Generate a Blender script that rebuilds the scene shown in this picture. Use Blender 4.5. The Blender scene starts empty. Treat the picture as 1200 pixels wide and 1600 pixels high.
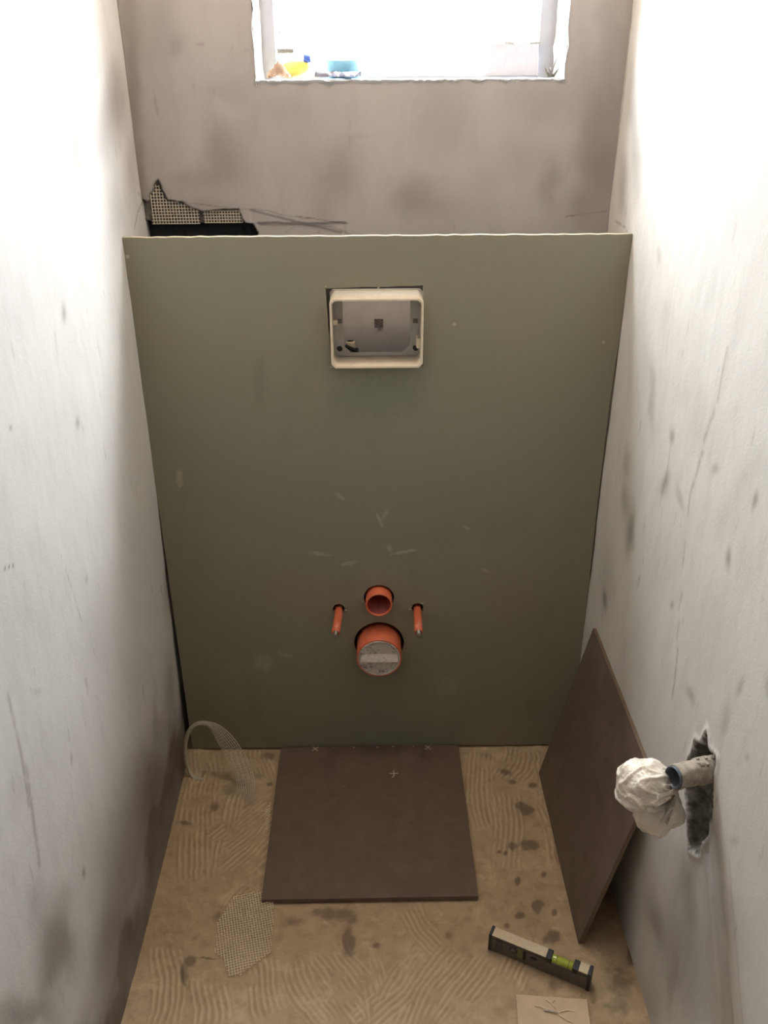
import bpy, bmesh, math, random
import numpy as np
from mathutils import Vector, Matrix, noise as mnoise

C = bpy.context.scene.collection
PI = math.pi

# ------------------------------------------------------------------ camera
cam_d = bpy.data.cameras.new('camera')
cam = bpy.data.objects.new('camera', cam_d); C.objects.link(cam)
PITCH, YAW, ROLL = 0.4785, 0.0087, -0.0058
fw = Vector((math.sin(YAW)*math.cos(PITCH), math.cos(YAW)*math.cos(PITCH), -math.sin(PITCH)))
rt = Vector((math.cos(YAW), -math.sin(YAW), 0)); up = rt.cross(fw)
r2 = rt*math.cos(ROLL)+up*math.sin(ROLL); u2 = -rt*math.sin(ROLL)+up*math.cos(ROLL)
cam.matrix_world = Matrix(((r2.x, u2.x, -fw.x, -0.0052), (r2.y, u2.y, -fw.y, -1.6185), (r2.z, u2.z, -fw.z, 1.4829), (0, 0, 0, 1)))
cam_d.sensor_fit = 'VERTICAL'; cam_d.sensor_height = 36; cam_d.sensor_width = 27
cam_d.lens = 1365.4/1600*36; cam_d.clip_start = .02
bpy.context.scene.camera = cam

# ------------------------------------------------------------------ exposure and sky
vs = bpy.context.scene.view_settings
vs.view_transform = 'Standard'; vs.look = 'None'; vs.gamma = 1; vs.use_curve_mapping = False
vs.exposure = 0.0
SKY = 67.0
LAMP = 112.0            # ceiling globe, warm
world = bpy.data.worlds.new('overcast_sky'); bpy.context.scene.world = world; world.use_nodes = True
wn = world.node_tree; wn.nodes.clear()
wo = wn.nodes.new('ShaderNodeOutputWorld'); wb = wn.nodes.new('ShaderNodeBackground')
tc = wn.nodes.new('ShaderNodeTexCoord'); sx = wn.nodes.new('ShaderNodeSeparateXYZ'); rp = wn.nodes.new('ShaderNodeValToRGB')
rp.color_ramp.elements[0].position = 0.0; rp.color_ramp.elements[0].color = (.22, .21, .19, 1)
rp.color_ramp.elements[1].position = 1.0; rp.color_ramp.elements[1].color = (.95, .98, 1, 1)
for p, c in ((.30, (.22, .21, .19, 1)), (.34, (.45, .46, .49, 1)), (.60, (.60, .64, .70, 1))):
    e = rp.color_ramp.elements.new(p); e.color = c
ma = wn.nodes.new('ShaderNodeMath'); ma.operation = 'MULTIPLY_ADD'; ma.inputs[1].default_value = .67; ma.inputs[2].default_value = .33
L_ = wn.links.new
L_(tc.outputs['Generated'], sx.inputs[0]); L_(sx.outputs['Z'], ma.inputs[0]); L_(ma.outputs[0], rp.inputs[0])
L_(rp.outputs[0], wb.inputs['Color']); wb.inputs['Strength'].default_value = SKY; L_(wb.outputs[0], wo.inputs['Surface'])

# window opening in the back wall (metres)
WX0, WX1, WZ0, WZ1 = -.22, .348, 1.449, 2.25
Y_WALL, Y_OUT = .18, .44
pl = bpy.data.lights.new('sky_portal', 'AREA'); pl.shape = 'RECTANGLE'; pl.size = WX1-WX0; pl.size_y = WZ1-WZ0
po = bpy.data.objects.new('sky_portal', pl); C.objects.link(po)
po.location = ((WX0+WX1)/2, Y_OUT+.01, (WZ0+WZ1)/2); po.rotation_euler = (-PI/2, 0, 0)   # faces into the room
pl.cycles.is_portal = True

# hazy sun, high on the right outside the window
sl_ = bpy.data.lights.new('hazy_sun', 'SUN'); sl_.energy = 3.3; sl_.angle = math.radians(13); sl_.color = (1, .98, .95)
so = bpy.data.objects.new('hazy_sun', sl_); C.objects.link(so)
so.rotation_euler = Vector((-.86, -1, -1.30)).to_track_quat('-Z', 'Y').to_euler()

# ------------------------------------------------------------------ helpers
def tag(o, label=None, cat=None, group=None, kind=None):
    if label: o['label'] = label
    if cat: o['category'] = cat
    if group: o['group'] = group
    if kind: o['kind'] = kind
    return o

def empty(name, loc, rz=0, **k):
    o = bpy.data.objects.new(name, None); C.objects.link(o); o.empty_display_size = .03
    o.location = loc; o.rotation_euler = (0, 0, rz); tag(o, **k); return o

def obj(name, me, mat, parent=None, smooth=False):
    if isinstance(me, bmesh.types.BMesh):
        bmesh.ops.recalc_face_normals(me, faces=me.faces)
        m = bpy.data.meshes.new(name); me.to_mesh(m); me.free(); me = m
    if smooth:
        me.polygons.foreach_set('use_smooth', [True]*len(me.polygons))
    o = bpy.data.objects.new(name, me); C.objects.link(o)
    if mat: me.materials.append(mat)
    if parent: o.parent = parent
    return o

def add_box(bm, x0, x1, y0, y1, z0, z1, bev=0, M=None):
    r = bmesh.ops.create_cube(bm, size=1)
    T = Matrix.Translation(((x0+x1)/2, (y0+y1)/2, (z0+z1)/2)) @ Matrix.Diagonal((x1-x0, y1-y0, z1-z0, 1))
    vsx = r['verts']; bmesh.ops.transform(bm, matrix=T, verts=vsx)
    if bev:
        es = list({e for v in vsx for e in v.link_edges})
        rr = bmesh.ops.bevel(bm, geom=es, offset=bev, segments=2, affect='EDGES', profile=.7)
        vsx = list({v for f in rr['faces'] for v in f.verts} | {v for v in vsx if v.is_valid})
    if M: bmesh.ops.transform(bm, matrix=M, verts=vsx)
    return vsx

def box(name, b, mat, parent=None, bev=.0008):
    bm = bmesh.new(); add_box(bm, *b, bev); return obj(name, bm, mat, parent)

def sweep(bm, pts, rad, seg=8, cap=True):
    pts = [Vector(p) for p in pts]; n = len(pts)
    rs = rad if isinstance(rad, (list, tuple)) else [rad]*n
    ref = None; rings = []
    for i, p in enumerate(pts):
        t = (pts[min(i+1, n-1)]-pts[max(i-1, 0)]).normalized()
        if ref is None: ref = t.orthogonal().normalized()
        ref = (ref - t*ref.dot(t)).normalized(); b = t.cross(ref)
        rings.append([bm.verts.new(p+(ref*math.cos(2*PI*k/seg)+b*math.sin(2*PI*k/seg))*rs[i]) for k in range(seg)])
    for a, b in zip(rings, rings[1:]):
        for k in range(seg): bm.faces.new((a[k], a[(k+1) % seg], b[(k+1) % seg], b[k]))
    if cap: bm.faces.new(rings[0][::-1]); bm.faces.new(rings[-1])

def lathe(bm, prof, seg=48, M=None, close=False):
    """profile of (radius, distance along -y), axis = -y"""
    rings = []
    for r, d in prof:
        if r < 1e-6: rings.append([bm.verts.new((0, -d, 0))]); continue
        rings.append([bm.verts.new((r*math.cos(2*PI*k/seg), -d, r*math.sin(2*PI*k/seg))) for k in range(seg)])
    if close: rings.append(rings[0])
    for a, b in zip(rings, rings[1:]):
        for k in range(seg):
            q = (k+1) % seg
            if len(a) == 1 and len(b) == 1: continue
            if len(a) == 1: bm.faces.new((a[0], b[q], b[k]))
            elif len(b) == 1: bm.faces.new((a[k], a[q], b[0]))
            else: bm.faces.new((a[k], a[q], b[q], b[k]))
    if M: bmesh.ops.transform(bm, matrix=M, verts=list({v for r in rings for v in r}))

def plate(outlines, thick, M=None, bevel=0):
    """flat plate with holes: first outline is the outside, x/z coordinates, extends y = 0..thick"""
    cu = bpy.data.curves.new('outline', 'CURVE'); cu.dimensions = '2D'; cu.fill_mode = 'BOTH'; cu.extrude = thick/2-bevel
    cu.bevel_depth = bevel; cu.bevel_resolution = 1; cu.offset = -bevel
    for pts in outlines:
        s = cu.splines.new('POLY'); s.points.add(len(pts)-1); s.use_cyclic_u = True
        for i, p in enumerate(pts): s.points[i].co = (p[0], p[1], 0, 1)
    o = bpy.data.objects.new('outline', cu); C.objects.link(o)
    dg = bpy.context.evaluated_depsgraph_get(); me = bpy.data.meshes.new_from_object(o.evaluated_get(dg))
    bpy.data.objects.remove(o); bpy.data.curves.remove(cu)
    me.transform(Matrix.Translation((0, thick/2, 0)) @ Matrix.Rotation(PI/2, 4, 'X'))
    if M: me.transform(M)
    me.materials.clear()
    bm = bmesh.new(); bm.from_mesh(me); bpy.data.meshes.remove(me)
    bmesh.ops.remove_doubles(bm, verts=bm.verts, dist=1e-5)
    return bm

def circ(x, z, r, n=40, jit=0, rnd=random.Random(3)):
    return [(x+(r+rnd.uniform(-jit, jit))*math.cos(2*PI*k/n), z+(r+rnd.uniform(-jit, jit))*math.sin(2*PI*k/n)) for k in range(n)]

# smooth value noise on arrays
def vnoise(a, b, sa, sb, seed):
    R = np.random.RandomState(seed).rand(64, 64)
    x = a/sa; y = b/sb; xi = np.floor(x).astype(int); yi = np.floor(y).astype(int)
    fx = x-xi; fy = y-yi; fx = fx*fx*(3-2*fx); fy = fy*fy*(3-2*fy)
    g = lambda i, j: R[i % 64, j % 64]
    return (g(xi, yi)*(1-fx)+g(xi+1, yi)*fx)*(1-fy)+(g(xi, yi+1)*(1-fx)+g(xi+1, yi+1)*fx)*fy
def fbm(a, b, sa, sb, seed, n=4):
    s = 0; w = 1; t = 0
    for i in range(n): s = s+w*vnoise(a, b, sa/2**i, sb/2**i, seed+i*7); t += w; w *= .5
    return s/t
def seg_dist(A, B, pts):
    d = np.full(A.shape, 9.)
    for (x0, y0), (x1, y1) in zip(pts, pts[1:]):
        vx, vy = x1-x0, y1-y0; t = np.clip(((A-x0)*vx+(B-y0)*vy)/(vx*vx+vy*vy+1e-12), 0, 1)
        d = np.minimum(d, np.hypot(A-x0-t*vx, B-y0-t*vy))
    return d
def in_poly(A, B, pts):
    ins = np.zeros(A.shape, bool); j = len(pts)-1
    for i in range(len(pts)):
        xi, yi = pts[i]; xj, yj = pts[j]
        ins ^= ((yi > B) != (yj > B)) & (A < (xj-xi)*(B-yi)/(yj-yi+1e-12)+xi); j = i
    return ins
def poly_sd(A, B, pts):
    d = seg_dist(A, B, pts+[pts[0]]); return np.where(in_poly(A, B, pts), d, -d)
def stains(A, B, blobs, lines, seed):
    s = np.zeros(A.shape)
    wa = (fbm(A, B, .05, .05, seed)-.5)*.03; wb_ = (fbm(A, B, .05, .05, seed+3)-.5)*.03
    for (ca, cb, ax, ay, bx, by, k) in blobs:
        det = ax*by-ay*bx
        big = min(1, max(math.hypot(ax, ay), math.hypot(bx, by))/.03)
        da = A+wa*big-ca; db = B+wb_*big-cb
        p = (da*by-db*bx)/det; q = (db*ax-da*ay)/det
        v = k*np.exp(-1.1*(p*p+q*q)**1.3)
        s = 1-(1-s)*(1-v)
    for pts, w, k in lines:
        d = seg_dist(A+wa*.15, B+wb_*.15, pts)
        v = k*np.exp(-(d/(w*.6))**2)*(.55+.45*(fbm(A, B, .012, .012, seed+9) > .42))
        s = 1-(1-s)*(1-v)
    return s

def grid_surface(name, us, vs_, to_world, mat, attrs, skip=None, extra=None):
    """dense relief surface with per-vertex attributes; extra(bm) may add the masonry behind it"""
    U, V = np.meshgrid(us, vs_, indexing='ij'); P = to_world(U, V)
    nu, nv = U.shape; idx = np.arange(nu*nv).reshape(nu, nv)
    q = np.stack([idx[:-1, :-1], idx[1:, :-1], idx[1:, 1:], idx[:-1, 1:]], -1)
    if skip is not None:
        mu = (U[:-1, :-1]+U[1:, 1:])/2; mv = (V[:-1, :-1]+V[1:, 1:])/2
        q = q[~skip(mu, mv)]
    q = q.reshape(-1, 4); co = np.stack(P, -1).reshape(-1, 3)
    ex_v, ex_f = extra if extra else ([], [])
    n0 = len(co)
    if ex_v: co = np.concatenate([co, np.array(ex_v)])
    me = bpy.data.meshes.new(name); nf = len(q)+len(ex_f)
    fl = np.concatenate([q.reshape(-1), (np.array(ex_f)+n0).reshape(-1)]) if ex_f else q.reshape(-1)
    me.vertices.add(len(co)); me.vertices.foreach_set('co', co.reshape(-1))
    me.loops.add(nf*4); me.loops.foreach_set('vertex_index', fl.astype(np.int32))
    me.polygons.add(nf); me.polygons.foreach_set('loop_start', np.arange(nf, dtype=np.int32)*4)
    sm = np.ones(nf, bool); sm[len(q):] = False
    me.update(calc_edges=True); me.polygons.foreach_set('use_smooth', sm)
    for k, arr in attrs.items():
        a = me.attributes.new(k, 'FLOAT', 'POINT'); d = np.zeros(len(co), np.float32); d[:n0] = arr(U, V).reshape(-1); a.data.foreach_set('value', d)
    me.materials.append(mat); me.validate()
    o = bpy.data.objects.new(name, me); C.objects.link(o); return o

def boxes_vf(bs):
    v = []; f = []
    for x0, x1, y0, y1, z0, z1 in bs:
        n = len(v); v += [(x, y, z) for x in (x0, x1) for y in (y0, y1) for z in (z0, z1)]
        f += [tuple(n+i for i in t) for t in ((0, 1, 3, 2), (4, 6, 7, 5), (0, 4, 5, 1), (2, 3, 7, 6), (0, 2, 6, 4), (1, 5, 7, 3))]
    return v, f

# ------------------------------------------------------------------ materials
def mat_new(name):
    m = bpy.data.materials.new(name); m.use_nodes = True; nt = m.node_tree; nt.nodes.clear()
    out = nt.nodes.new('ShaderNodeOutputMaterial'); b = nt.nodes.new('ShaderNodeBsdfPrincipled'); nt.links.new(b.outputs[0], out.inputs[0])
    return m, nt, b
def N(nt, t, **k):
    n = nt.nodes.new(t)
    for a, v in k.items():
        if isinstance(a, str) and hasattr(n, a): setattr(n, a, v)
        else: n.inputs[a].default_value = v
    return n
def noise(nt, scale, detail=4, stretch=(1, 1, 1), rough=.55, dist=0):
    t = N(nt, 'ShaderNodeTexCoord'); mp = N(nt, 'ShaderNodeMapping'); mp.inputs['Scale'].default_value = stretch
    n = N(nt, 'ShaderNodeTexNoise'); n.inputs['Scale'].default_value = scale; n.inputs['Detail'].default_value = detail
    n.inputs['Roughness'].default_value = rough; n.inputs['Distortion'].default_value = dist
    nt.links.new(t.outputs['Object'], mp.inputs[0]); nt.links.new(mp.outputs[0], n.inputs['Vector']); return n.outputs['Fac']
def rampf(nt, fac, lo, hi, a=0., b=1.):
    m = N(nt, 'ShaderNodeMapRange'); m.inputs[1].default_value = lo; m.inputs[2].default_value = hi; m.inputs[3].default_value = a; m.inputs[4].default_value = b
    nt.links.new(fac, m.inputs[0]); return m.outputs[0]
def mix(nt, fac, a, b):
    m = N(nt, 'ShaderNodeMix', data_type='RGBA')
    for s, v in ((0, fac), (6, a), (7, b)):
        if hasattr(v, 'is_linked'): nt.links.new(v, m.inputs[s])
        elif s == 0: m.inputs[0].default_value = v
        else: m.inputs[s].default_value = (*v, 1)
    return m.outputs[2]
def attr(nt, name):
    a = N(nt, 'ShaderNodeAttribute'); a.attribute_name = name; return a.outputs['Fac']
def bump(nt, b, fac, strength, dist=.001):
    k = N(nt, 'ShaderNodeBump'); k.inputs['Strength'].default_value = strength; k.inputs['Distance'].default_value = dist
    nt.links.new(fac, k.inputs['Height']); nt.links.new(k.outputs[0], b.inputs['Normal'])

def simple(name, col, rough=.5, var=.12, scale=60, dirt=None, dirt_amt=.5, metal=0, bmp=.15, **k):
    m, nt, b = mat_new(name)
    c2 = tuple(c*(1-var*2) for c in col)
    c = mix(nt, rampf(nt, noise(nt, scale), .35, .7), col, c2)
    if dirt: c = mix(nt, rampf(nt, noise(nt, scale*.6, 6, rough=.7), .52, .66, 0, dirt_amt), c, dirt)
    nt.links.new(c, b.inputs['Base Color']); b.inputs['Roughness'].default_value = rough; b.inputs['Metallic'].default_value = metal
    if bmp: bump(nt, b, noise(nt, scale*6, 3), bmp, .0006)
    for a, v in k.items(): b.inputs[a.replace('_', ' ')].default_value = v
    return m

def plaster(name, base, dark, raw):
    m, nt, b = mat_new(name)
    c = mix(nt, rampf(nt, noise(nt, 4.5, 6, (1, 1, .35), .6, .3), .35, .7, 0, .30), base, tuple(x*.72 for x in base))
    c = mix(nt, rampf(nt, noise(nt, 26, 5, (1, 1, .4)), .5, .72, 0, .22), c, tuple(x*.7 for x in base))
    c = mix(nt, rampf(nt, noise(nt, 55, 3, (1, 1, .25)), .66, .76, 0, .35), c, dark)
    c = mix(nt, attr(nt, 'stain_shade'), c, dark)
    rawc = mix(nt, rampf(nt, noise(nt, 90, 6), .35, .65), raw, tuple(x*.4 for x in raw))
    c = mix(nt, attr(nt, 'raw'), c, rawc)
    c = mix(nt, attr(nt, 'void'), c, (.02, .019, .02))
    nt.links.new(c, b.inputs['Base Color']); b.inputs['Roughness'].default_value = .82; b.inputs['Specular IOR Level'].default_value = .25
    bump(nt, b, noise(nt, 220, 5), .25, .0012); return m

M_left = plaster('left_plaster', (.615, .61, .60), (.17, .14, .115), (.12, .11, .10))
M_right = plaster('right_plaster', (.645, .625, .59), (.18, .155, .125), (.13, .12, .10))
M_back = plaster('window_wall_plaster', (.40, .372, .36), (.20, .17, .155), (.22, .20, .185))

def floor_mat():
    m, nt, b = mat_new('screed_with_adhesive')
    base = (.53, .40, .262)
    c = mix(nt, rampf(nt, noise(nt, 9, 6, rough=.65), .3, .7), base, (.43, .32, .20))
    c = mix(nt, rampf(nt, noise(nt, 34, 7, rough=.72), .47, .66, 0, .6), c, (.33, .23, .14))
    c = mix(nt, rampf(nt, noise(nt, 22, 6, rough=.7, dist=.6), .54, .68, 0, .45), c, (.74, .58, .38))
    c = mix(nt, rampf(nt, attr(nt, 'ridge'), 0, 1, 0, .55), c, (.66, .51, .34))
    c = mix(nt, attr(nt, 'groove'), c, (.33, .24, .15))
    c = mix(nt, attr(nt, 'green'), c, (.28, .26, .15))
    c = mix(nt, attr(nt, 'stain_shade'), c, (.17, .12, .08))
    nt.links.new(c, b.inputs['Base Color']); b.inputs['Roughness'].default_value = .85; b.inputs['Specular IOR Level'].default_value = .25
    bump(nt, b, noise(nt, 260, 5), .35, .0012); return m
M_floor = floor_mat()

def board_mat():
    m, nt, b = mat_new('green_board_paper')
    base = (.258, .252, .184)
    c = mix(nt, rampf(nt, noise(nt, 5, 4), .35, .7, 0, .5), base, (.285, .255, .188))
    c = mix(nt, rampf(nt, noise(nt, 9, 5, (1, 1, .5)), .58, .75, 0, .4), c, (.175, .195, .135))
    c = mix(nt, rampf(nt, noise(nt, 14, 6, rough=.7), .70, .80, 0, .3), c, (.42, .41, .32))
    # plaster smudges and the flush frame's painted shadow, each with its own place and shape
    t = N(nt, 'ShaderNodeTexCoord'); s = N(nt, 'ShaderNodeSeparateXYZ'); nt.links.new(t.outputs['Object'], s.inputs[0])
    nz = noise(nt, 70, 4)
    for (x, z, rx, rz, ang, k, col) in BOARD_MARKS:
        mp = N(nt, 'ShaderNodeMapping', vector_type='TEXTURE'); mp.inputs['Location'].default_value = (x, 0, z); mp.inputs['Rotation'].default_value = (0, math.radians(ang), 0); mp.inputs['Scale'].default_value = (rx, 1, rz)
        nt.links.new(t.outputs['Object'], mp.inputs[0])
        ss = N(nt, 'ShaderNodeVectorMath', operation='MULTIPLY'); ss.inputs[1].default_value = (1, 0, 1); nt.links.new(mp.outputs[0], ss.inputs[0])
        ln = N(nt, 'ShaderNodeVectorMath', operation='LENGTH'); nt.links.new(ss.outputs[0], ln.inputs[0])
        ad = N(nt, 'ShaderNodeMath', operation='ADD'); nt.links.new(ln.outputs['Value'], ad.inputs[0]); nt.links.new(rampf(nt, nz, .3, .7, -.45, .45), ad.inputs[1])
        c = mix(nt, rampf(nt, ad.outputs[0], 1.15, .5, 0, k), c, col)
    nt.links.new(c, b.inputs['Base Color']); b.inputs['Roughness'].default_value = .75; b.inputs['Specular IOR Level'].default_value = .3
    bump(nt, b, noise(nt, 300, 3), .1, .0006); return m
PL = (.50, .45, .36); DG = (.17, .19, .13)
BOARD_MARKS = [(-.408, .721, .007, .026, 4, .75, (.40, .35, .26)), (-.083, .681, .014, .005, 35, .35, PL), (-.002, .628, .020, .0035, 70, .45, PL), (.012, .640, .014, .004, -60, .3, PL),
    (-.128, .545, .026, .006, 8, .45, PL), (-.067, .52, .02, .005, -15, .4, PL), (.052, .547, .03, .004, -12, .5, PL), (.02, .556, .01, .006, 50, .4, PL),
    (.184, .603, .014, .003, 25, .4, PL), (.226, .50, .012, .004, 30, .4, PL), (-.271, .259, .022, .025, 0, .3, PL), (.143, 1.039, .004, .004, 0, .6, PL), (.428, 1.002, .003, .003, 0, .9, PL),
    (-.452, 1.168, .004, .004, 0, .9, PL), (.156, .189, .03, .03, 0, .15, PL), (-.23, .93, .015, .06, 5, .4, DG), (-.003, .90, .092, .045, 0, .28, (.17, .21, .13)), (-.22, .28, .02, .008, 20, .25, PL), (.30, .40, .10, .12, 0, .12, (.35, .22, .16)), (-.20, .45, .10, .07, 0, .12, (.35, .22, .16))]  # wide dark green oval paints the shadow below the flush frame
M_board = board_mat()
M_core = simple('gypsum_core', (.66, .58, .44), .9, .15, 120)
M_edge = simple('board_paper_edge', (.52, .47, .36), .85, .15, 150)
M_tile = simple('brown_matt_tile', (.150, .100, .078), .55, .08, 30, (.19, .14, .115), .35, bmp=.05)
M_tile2 = simple('brown_tile_dusty', (.145, .105, .084), .5, .10, 14, (.21, .16, .13), .4, bmp=.05)
M_tedge = simple('tile_clay_edge', (.20, .145, .10), .8, .1, 90)
M_chalk = simple('chalk', (.62, .55, .48), .95, .1, 300)
M_orange = simple('orange_plastic', (.78, .18, .085), .38, .08, 90, (.55, .33, .24), .35, bmp=.05)
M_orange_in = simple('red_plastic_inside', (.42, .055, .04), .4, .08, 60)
M_cap = simple('dusty_white_plastic', (.66, .60, .54), .55, .08, 150, (.12, .10, .10), .9)
M_white = simple('cream_plastic', (.78, .68, .53), .5, .05, 60, (.48, .38, .28), .25)
M_flange = simple('pale_grey_plastic', (.52, .50, .46), .5, .06, 40, (.38, .35, .31), .3)
M_tank = simple('grey_tank_plastic', (.90, .86, .83), .5, .06, 20)
M_shade = simple('gap_shade_panel', (.07, .065, .065), .7)  # dark tone paints the shade in the slot round the flush frame
M_dark = simple('black_plastic', (.018, .018, .020), .45, .1, 90)
M_rubber = simple('dark_gap_filler', (.03, .03, .03), .8, .1, 90)
M_steel = simple('zinc_steel', (.36, .34, .31), .4, .15, 300, metal=.9)
M_level = simple('anodised_grey', (.115, .10, .085), .45, .08, 120, (.16, .14, .11), .35)
M_leveltop = simple('cream_printed_scale', (.66, .54, .37), .5, .05, 120, (.5, .38, .25), .3)
M_vial = simple('yellow_green_acrylic', (.50, .60, .07), .12, .05, 60, bmp=0, Transmission_Weight=.25)
M_fibre = simple('fibreglass_mesh', (.70, .64, .52), .6, .1, 200)
M_fibre_floor = simple('fibreglass_in_adhesive', (.90, .76, .54), .7, .1, 200)
M_fibre_tape = simple('fibreglass_tape', (.62, .58, .46), .5, .1, 200)
M_card = simple('beige_card', (.66, .50, .34), .85, .05, 30, (.48, .35, .23), .4)
M_pipe = simple('mortar_crusted_pipe', (.42, .37, .30), .9, .2, 120, (.20, .17, .14), .7, bmp=.6)
M_pvc = simple('bluish_grey_pvc', (.10, .12, .15), .4, .1, 60)
M_frame = simple('grey_white_window_frame', (.34, .34, .36), .5, .05, 30)
M_ceiling = simple('ceiling_plaster', (.62, .59, .55), .9, .08, 12)
M_rear = simple('dark_end_wall', (.16, .12, .09), .6, .1, 20)  # unseen end wall, made dark to cut light bounced onto the board
M_yellow = simple('yellow_plastic', (.62, .50, .10), .4, .1, 40)
M_blue = simple('blue_plastic', (.04, .08, .32), .4, .1, 40)
M_ltblue = simple('light_blue_plastic', (.16, .38, .52), .4, .1, 40)
M_beige = simple('beige_cloth', (.40, .27, .18), .9, .1, 60)
M_rag = simple('white_rag', (.38, .37, .42), .9, .1, 60)
M_foam = simple('white_foam', (.42, .41, .44), .9, .05, 60)
M_twig = simple('dry_plant', (.12, .11, .09), .9, .2, 90)
def bag_mat():
    m, nt, b = mat_new('white_polythene')
    c = mix(nt, rampf(nt, noise(nt, 40, 5), .4, .7), (.80, .75, .66), (.66, .59, .49))
    c = mix(nt, rampf(nt, noise(nt, 28, 5), .62, .74, 0, .8), c, (.26, .19, .14))
    nt.links.new(c, b.inputs['Base Color']); b.inputs['Roughness'].default_value = .26; b.inputs['Subsurface Weight'].default_value = .25
    b.inputs['Subsurface Radius'].default_value = (.01, .008, .006); b.inputs['Subsurface Scale'].default_value = .6
    bump(nt, b, noise(nt, 60, 4, dist=1.5), .5, .004); return m
M_bag = bag_mat()
def glass_mat():
    m = bpy.data.materials.new('window_glass'); m.use_nodes = True; nt = m.node_tree; nt.nodes.clear()
    o = N(nt, 'ShaderNodeOutputMaterial'); mx = N(nt, 'ShaderNodeMixShader'); t = N(nt, 'ShaderNodeBsdfTransparent'); g = N(nt, 'ShaderNodeBsdfGlossy')
    t.inputs[0].default_value = (.96, .97, .97, 1); g.inputs['Roughness'].default_value = .02
    mx.inputs[0].default_value = .05; nt.links.new(t.outputs[0], mx.inputs[1]); nt.links.new(g.outputs[0], mx.inputs[2]); nt.links.new(mx.outputs[0], o.inputs[0]); return m
M_glass = glass_mat()

# ------------------------------------------------------------------ stains, some painted wall shade, cracks and trowel marks (wall and floor coordinates in metres)
L_BLOBS = [(-0.124, 1.443, 0.075, -0.002, -0.026, -0.048, 0.45), (-0.189, 1.371, 0.05, -0.004, -0.024, -0.042, 0.4), (0.084, 1.427, 0.088, -0.003, -0.039, -0.069, 0.55), (-0.023, 1.368, 0.071, -0.005, -0.026, -0.048, 0.3), (-0.171, 1.329, 0.032, -0.004, -0.019, -0.035, 0.25), (0.145, 1.317, 0.048, -0.005, -0.036, -0.064, 0.3), (-0.028, 1.251, 0.056, -0.009, -0.033, -0.059, 0.2), (-0.805, 0.378, 0.054, -0.075, -0.03, -0.054, 0.75), (-0.919, 0.403, 0.084, -0.13, -0.013, -0.024, 0.6), (-0.854, 0.378, 0.024, -0.034, -0.016, -0.03, 0.4), (-0.826, 0.508, 0.021, -0.026, -0.016, -0.029, 0.25), (-0.754, 0.419, 0.04, -0.05, -0.009, -0.016, 0.2), (-0.354, 1.157, 0.01, -0.003, -0.006, -0.012, 0.5), (-0.373, 0.995, 0.008, -0.003, -0.004, -0.008, 0.5), (-0.608, 1.081, 0.005, -0.002, -0.002, -0.003, 0.5), (-0.639, 0.572, 0.004, -0.004, -0.004, -0.008, 0.5), (-0.682, 0.38, 0.006, -0.007, -0.004, -0.008, 0.6), (-0.456, 0.767, 0.007, -0.004, -0.004, -0.006, 0.3), (-0.697, 0.745, 0.012, -0.009, -0.002, -0.003, 0.3), (-0.498, 0.218, 0.121, -0.157, -0.119, -0.011, 0.55), (-0.362, 0.239, 0.119, -0.132, -0.087, -0.023, 0.55), (-0.284, 0.23, 0.078, -0.077, -0.056, -0.047, 0.35), (-0.654, 0.17, 0.069, -0.103, -0.094, -0.039, 0.5), (-0.715, 0.06, 0.058, -0.092, -0.031, -0.054, 0.45), (-0.107, 0.082, 0.07, -0.065, -0.022, -0.037, 0.7), (-0.108, 0.266, 0.048, -0.039, -0.041, -0.072, 0.4), (0.002, 0.492, 0.03, -0.019, -0.055, -0.096, 0.3), (-0.213, 0.251, 0.06, -0.053, -0.019, -0.035, 0.3), (-0.622, 0.855, 0.104, -0.066, -0.024, -0.045, 0.06), (-0.459, 0.654, 0.115, -0.082, -0.045, -0.08, 0.1), (-0.817, 0.67, 0.02, -0.02, -0.019, -0.034, 0.12), (-0.24, 0.308, 0.02, -0.017, -0.025, -0.045, 0.25), (-0.29, 0.167, 0.082, -0.092, -0.103, -0.011, 0.35), (-0.587, 0.179, 0.06, -0.084, -0.117, -0.03, 0.3)]  # stains; the tall upper blob also paints the less lit strip there
L_LINES = [([(-0.772, 0.799), (-0.776, 0.705), (-0.789, 0.631)], 0.006, 0.45), ([(-0.774, 0.682), (-0.785, 0.604), (-0.798, 0.535)], 0.008, 0.45), ([(-0.527, 0.828), (-0.516, 0.782), (-0.505, 0.721)], 0.0025, 0.45), ([(-0.711, 0.94), (-0.684, 0.928), (-0.682, 0.923)], 0.0018, 0.9), ([(-0.315, 1.401), (-0.241, 1.398)], 0.0012, 0.5), ([(-0.311, 1.4), (-0.301, 1.388)], 0.0012, 0.5), ([(0.19, 1.578), (0.175, 1.37), (0.178, 1.22)], 0.006, 0.5), ([(-0.557, 1.19), (-0.552, 1.152)], 0.002, 0.3), ([(0.093, 1.198), (0.139, 1.226), (0.189, 1.24), (0.157, 1.258)], 0.003, 0.7)]
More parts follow.
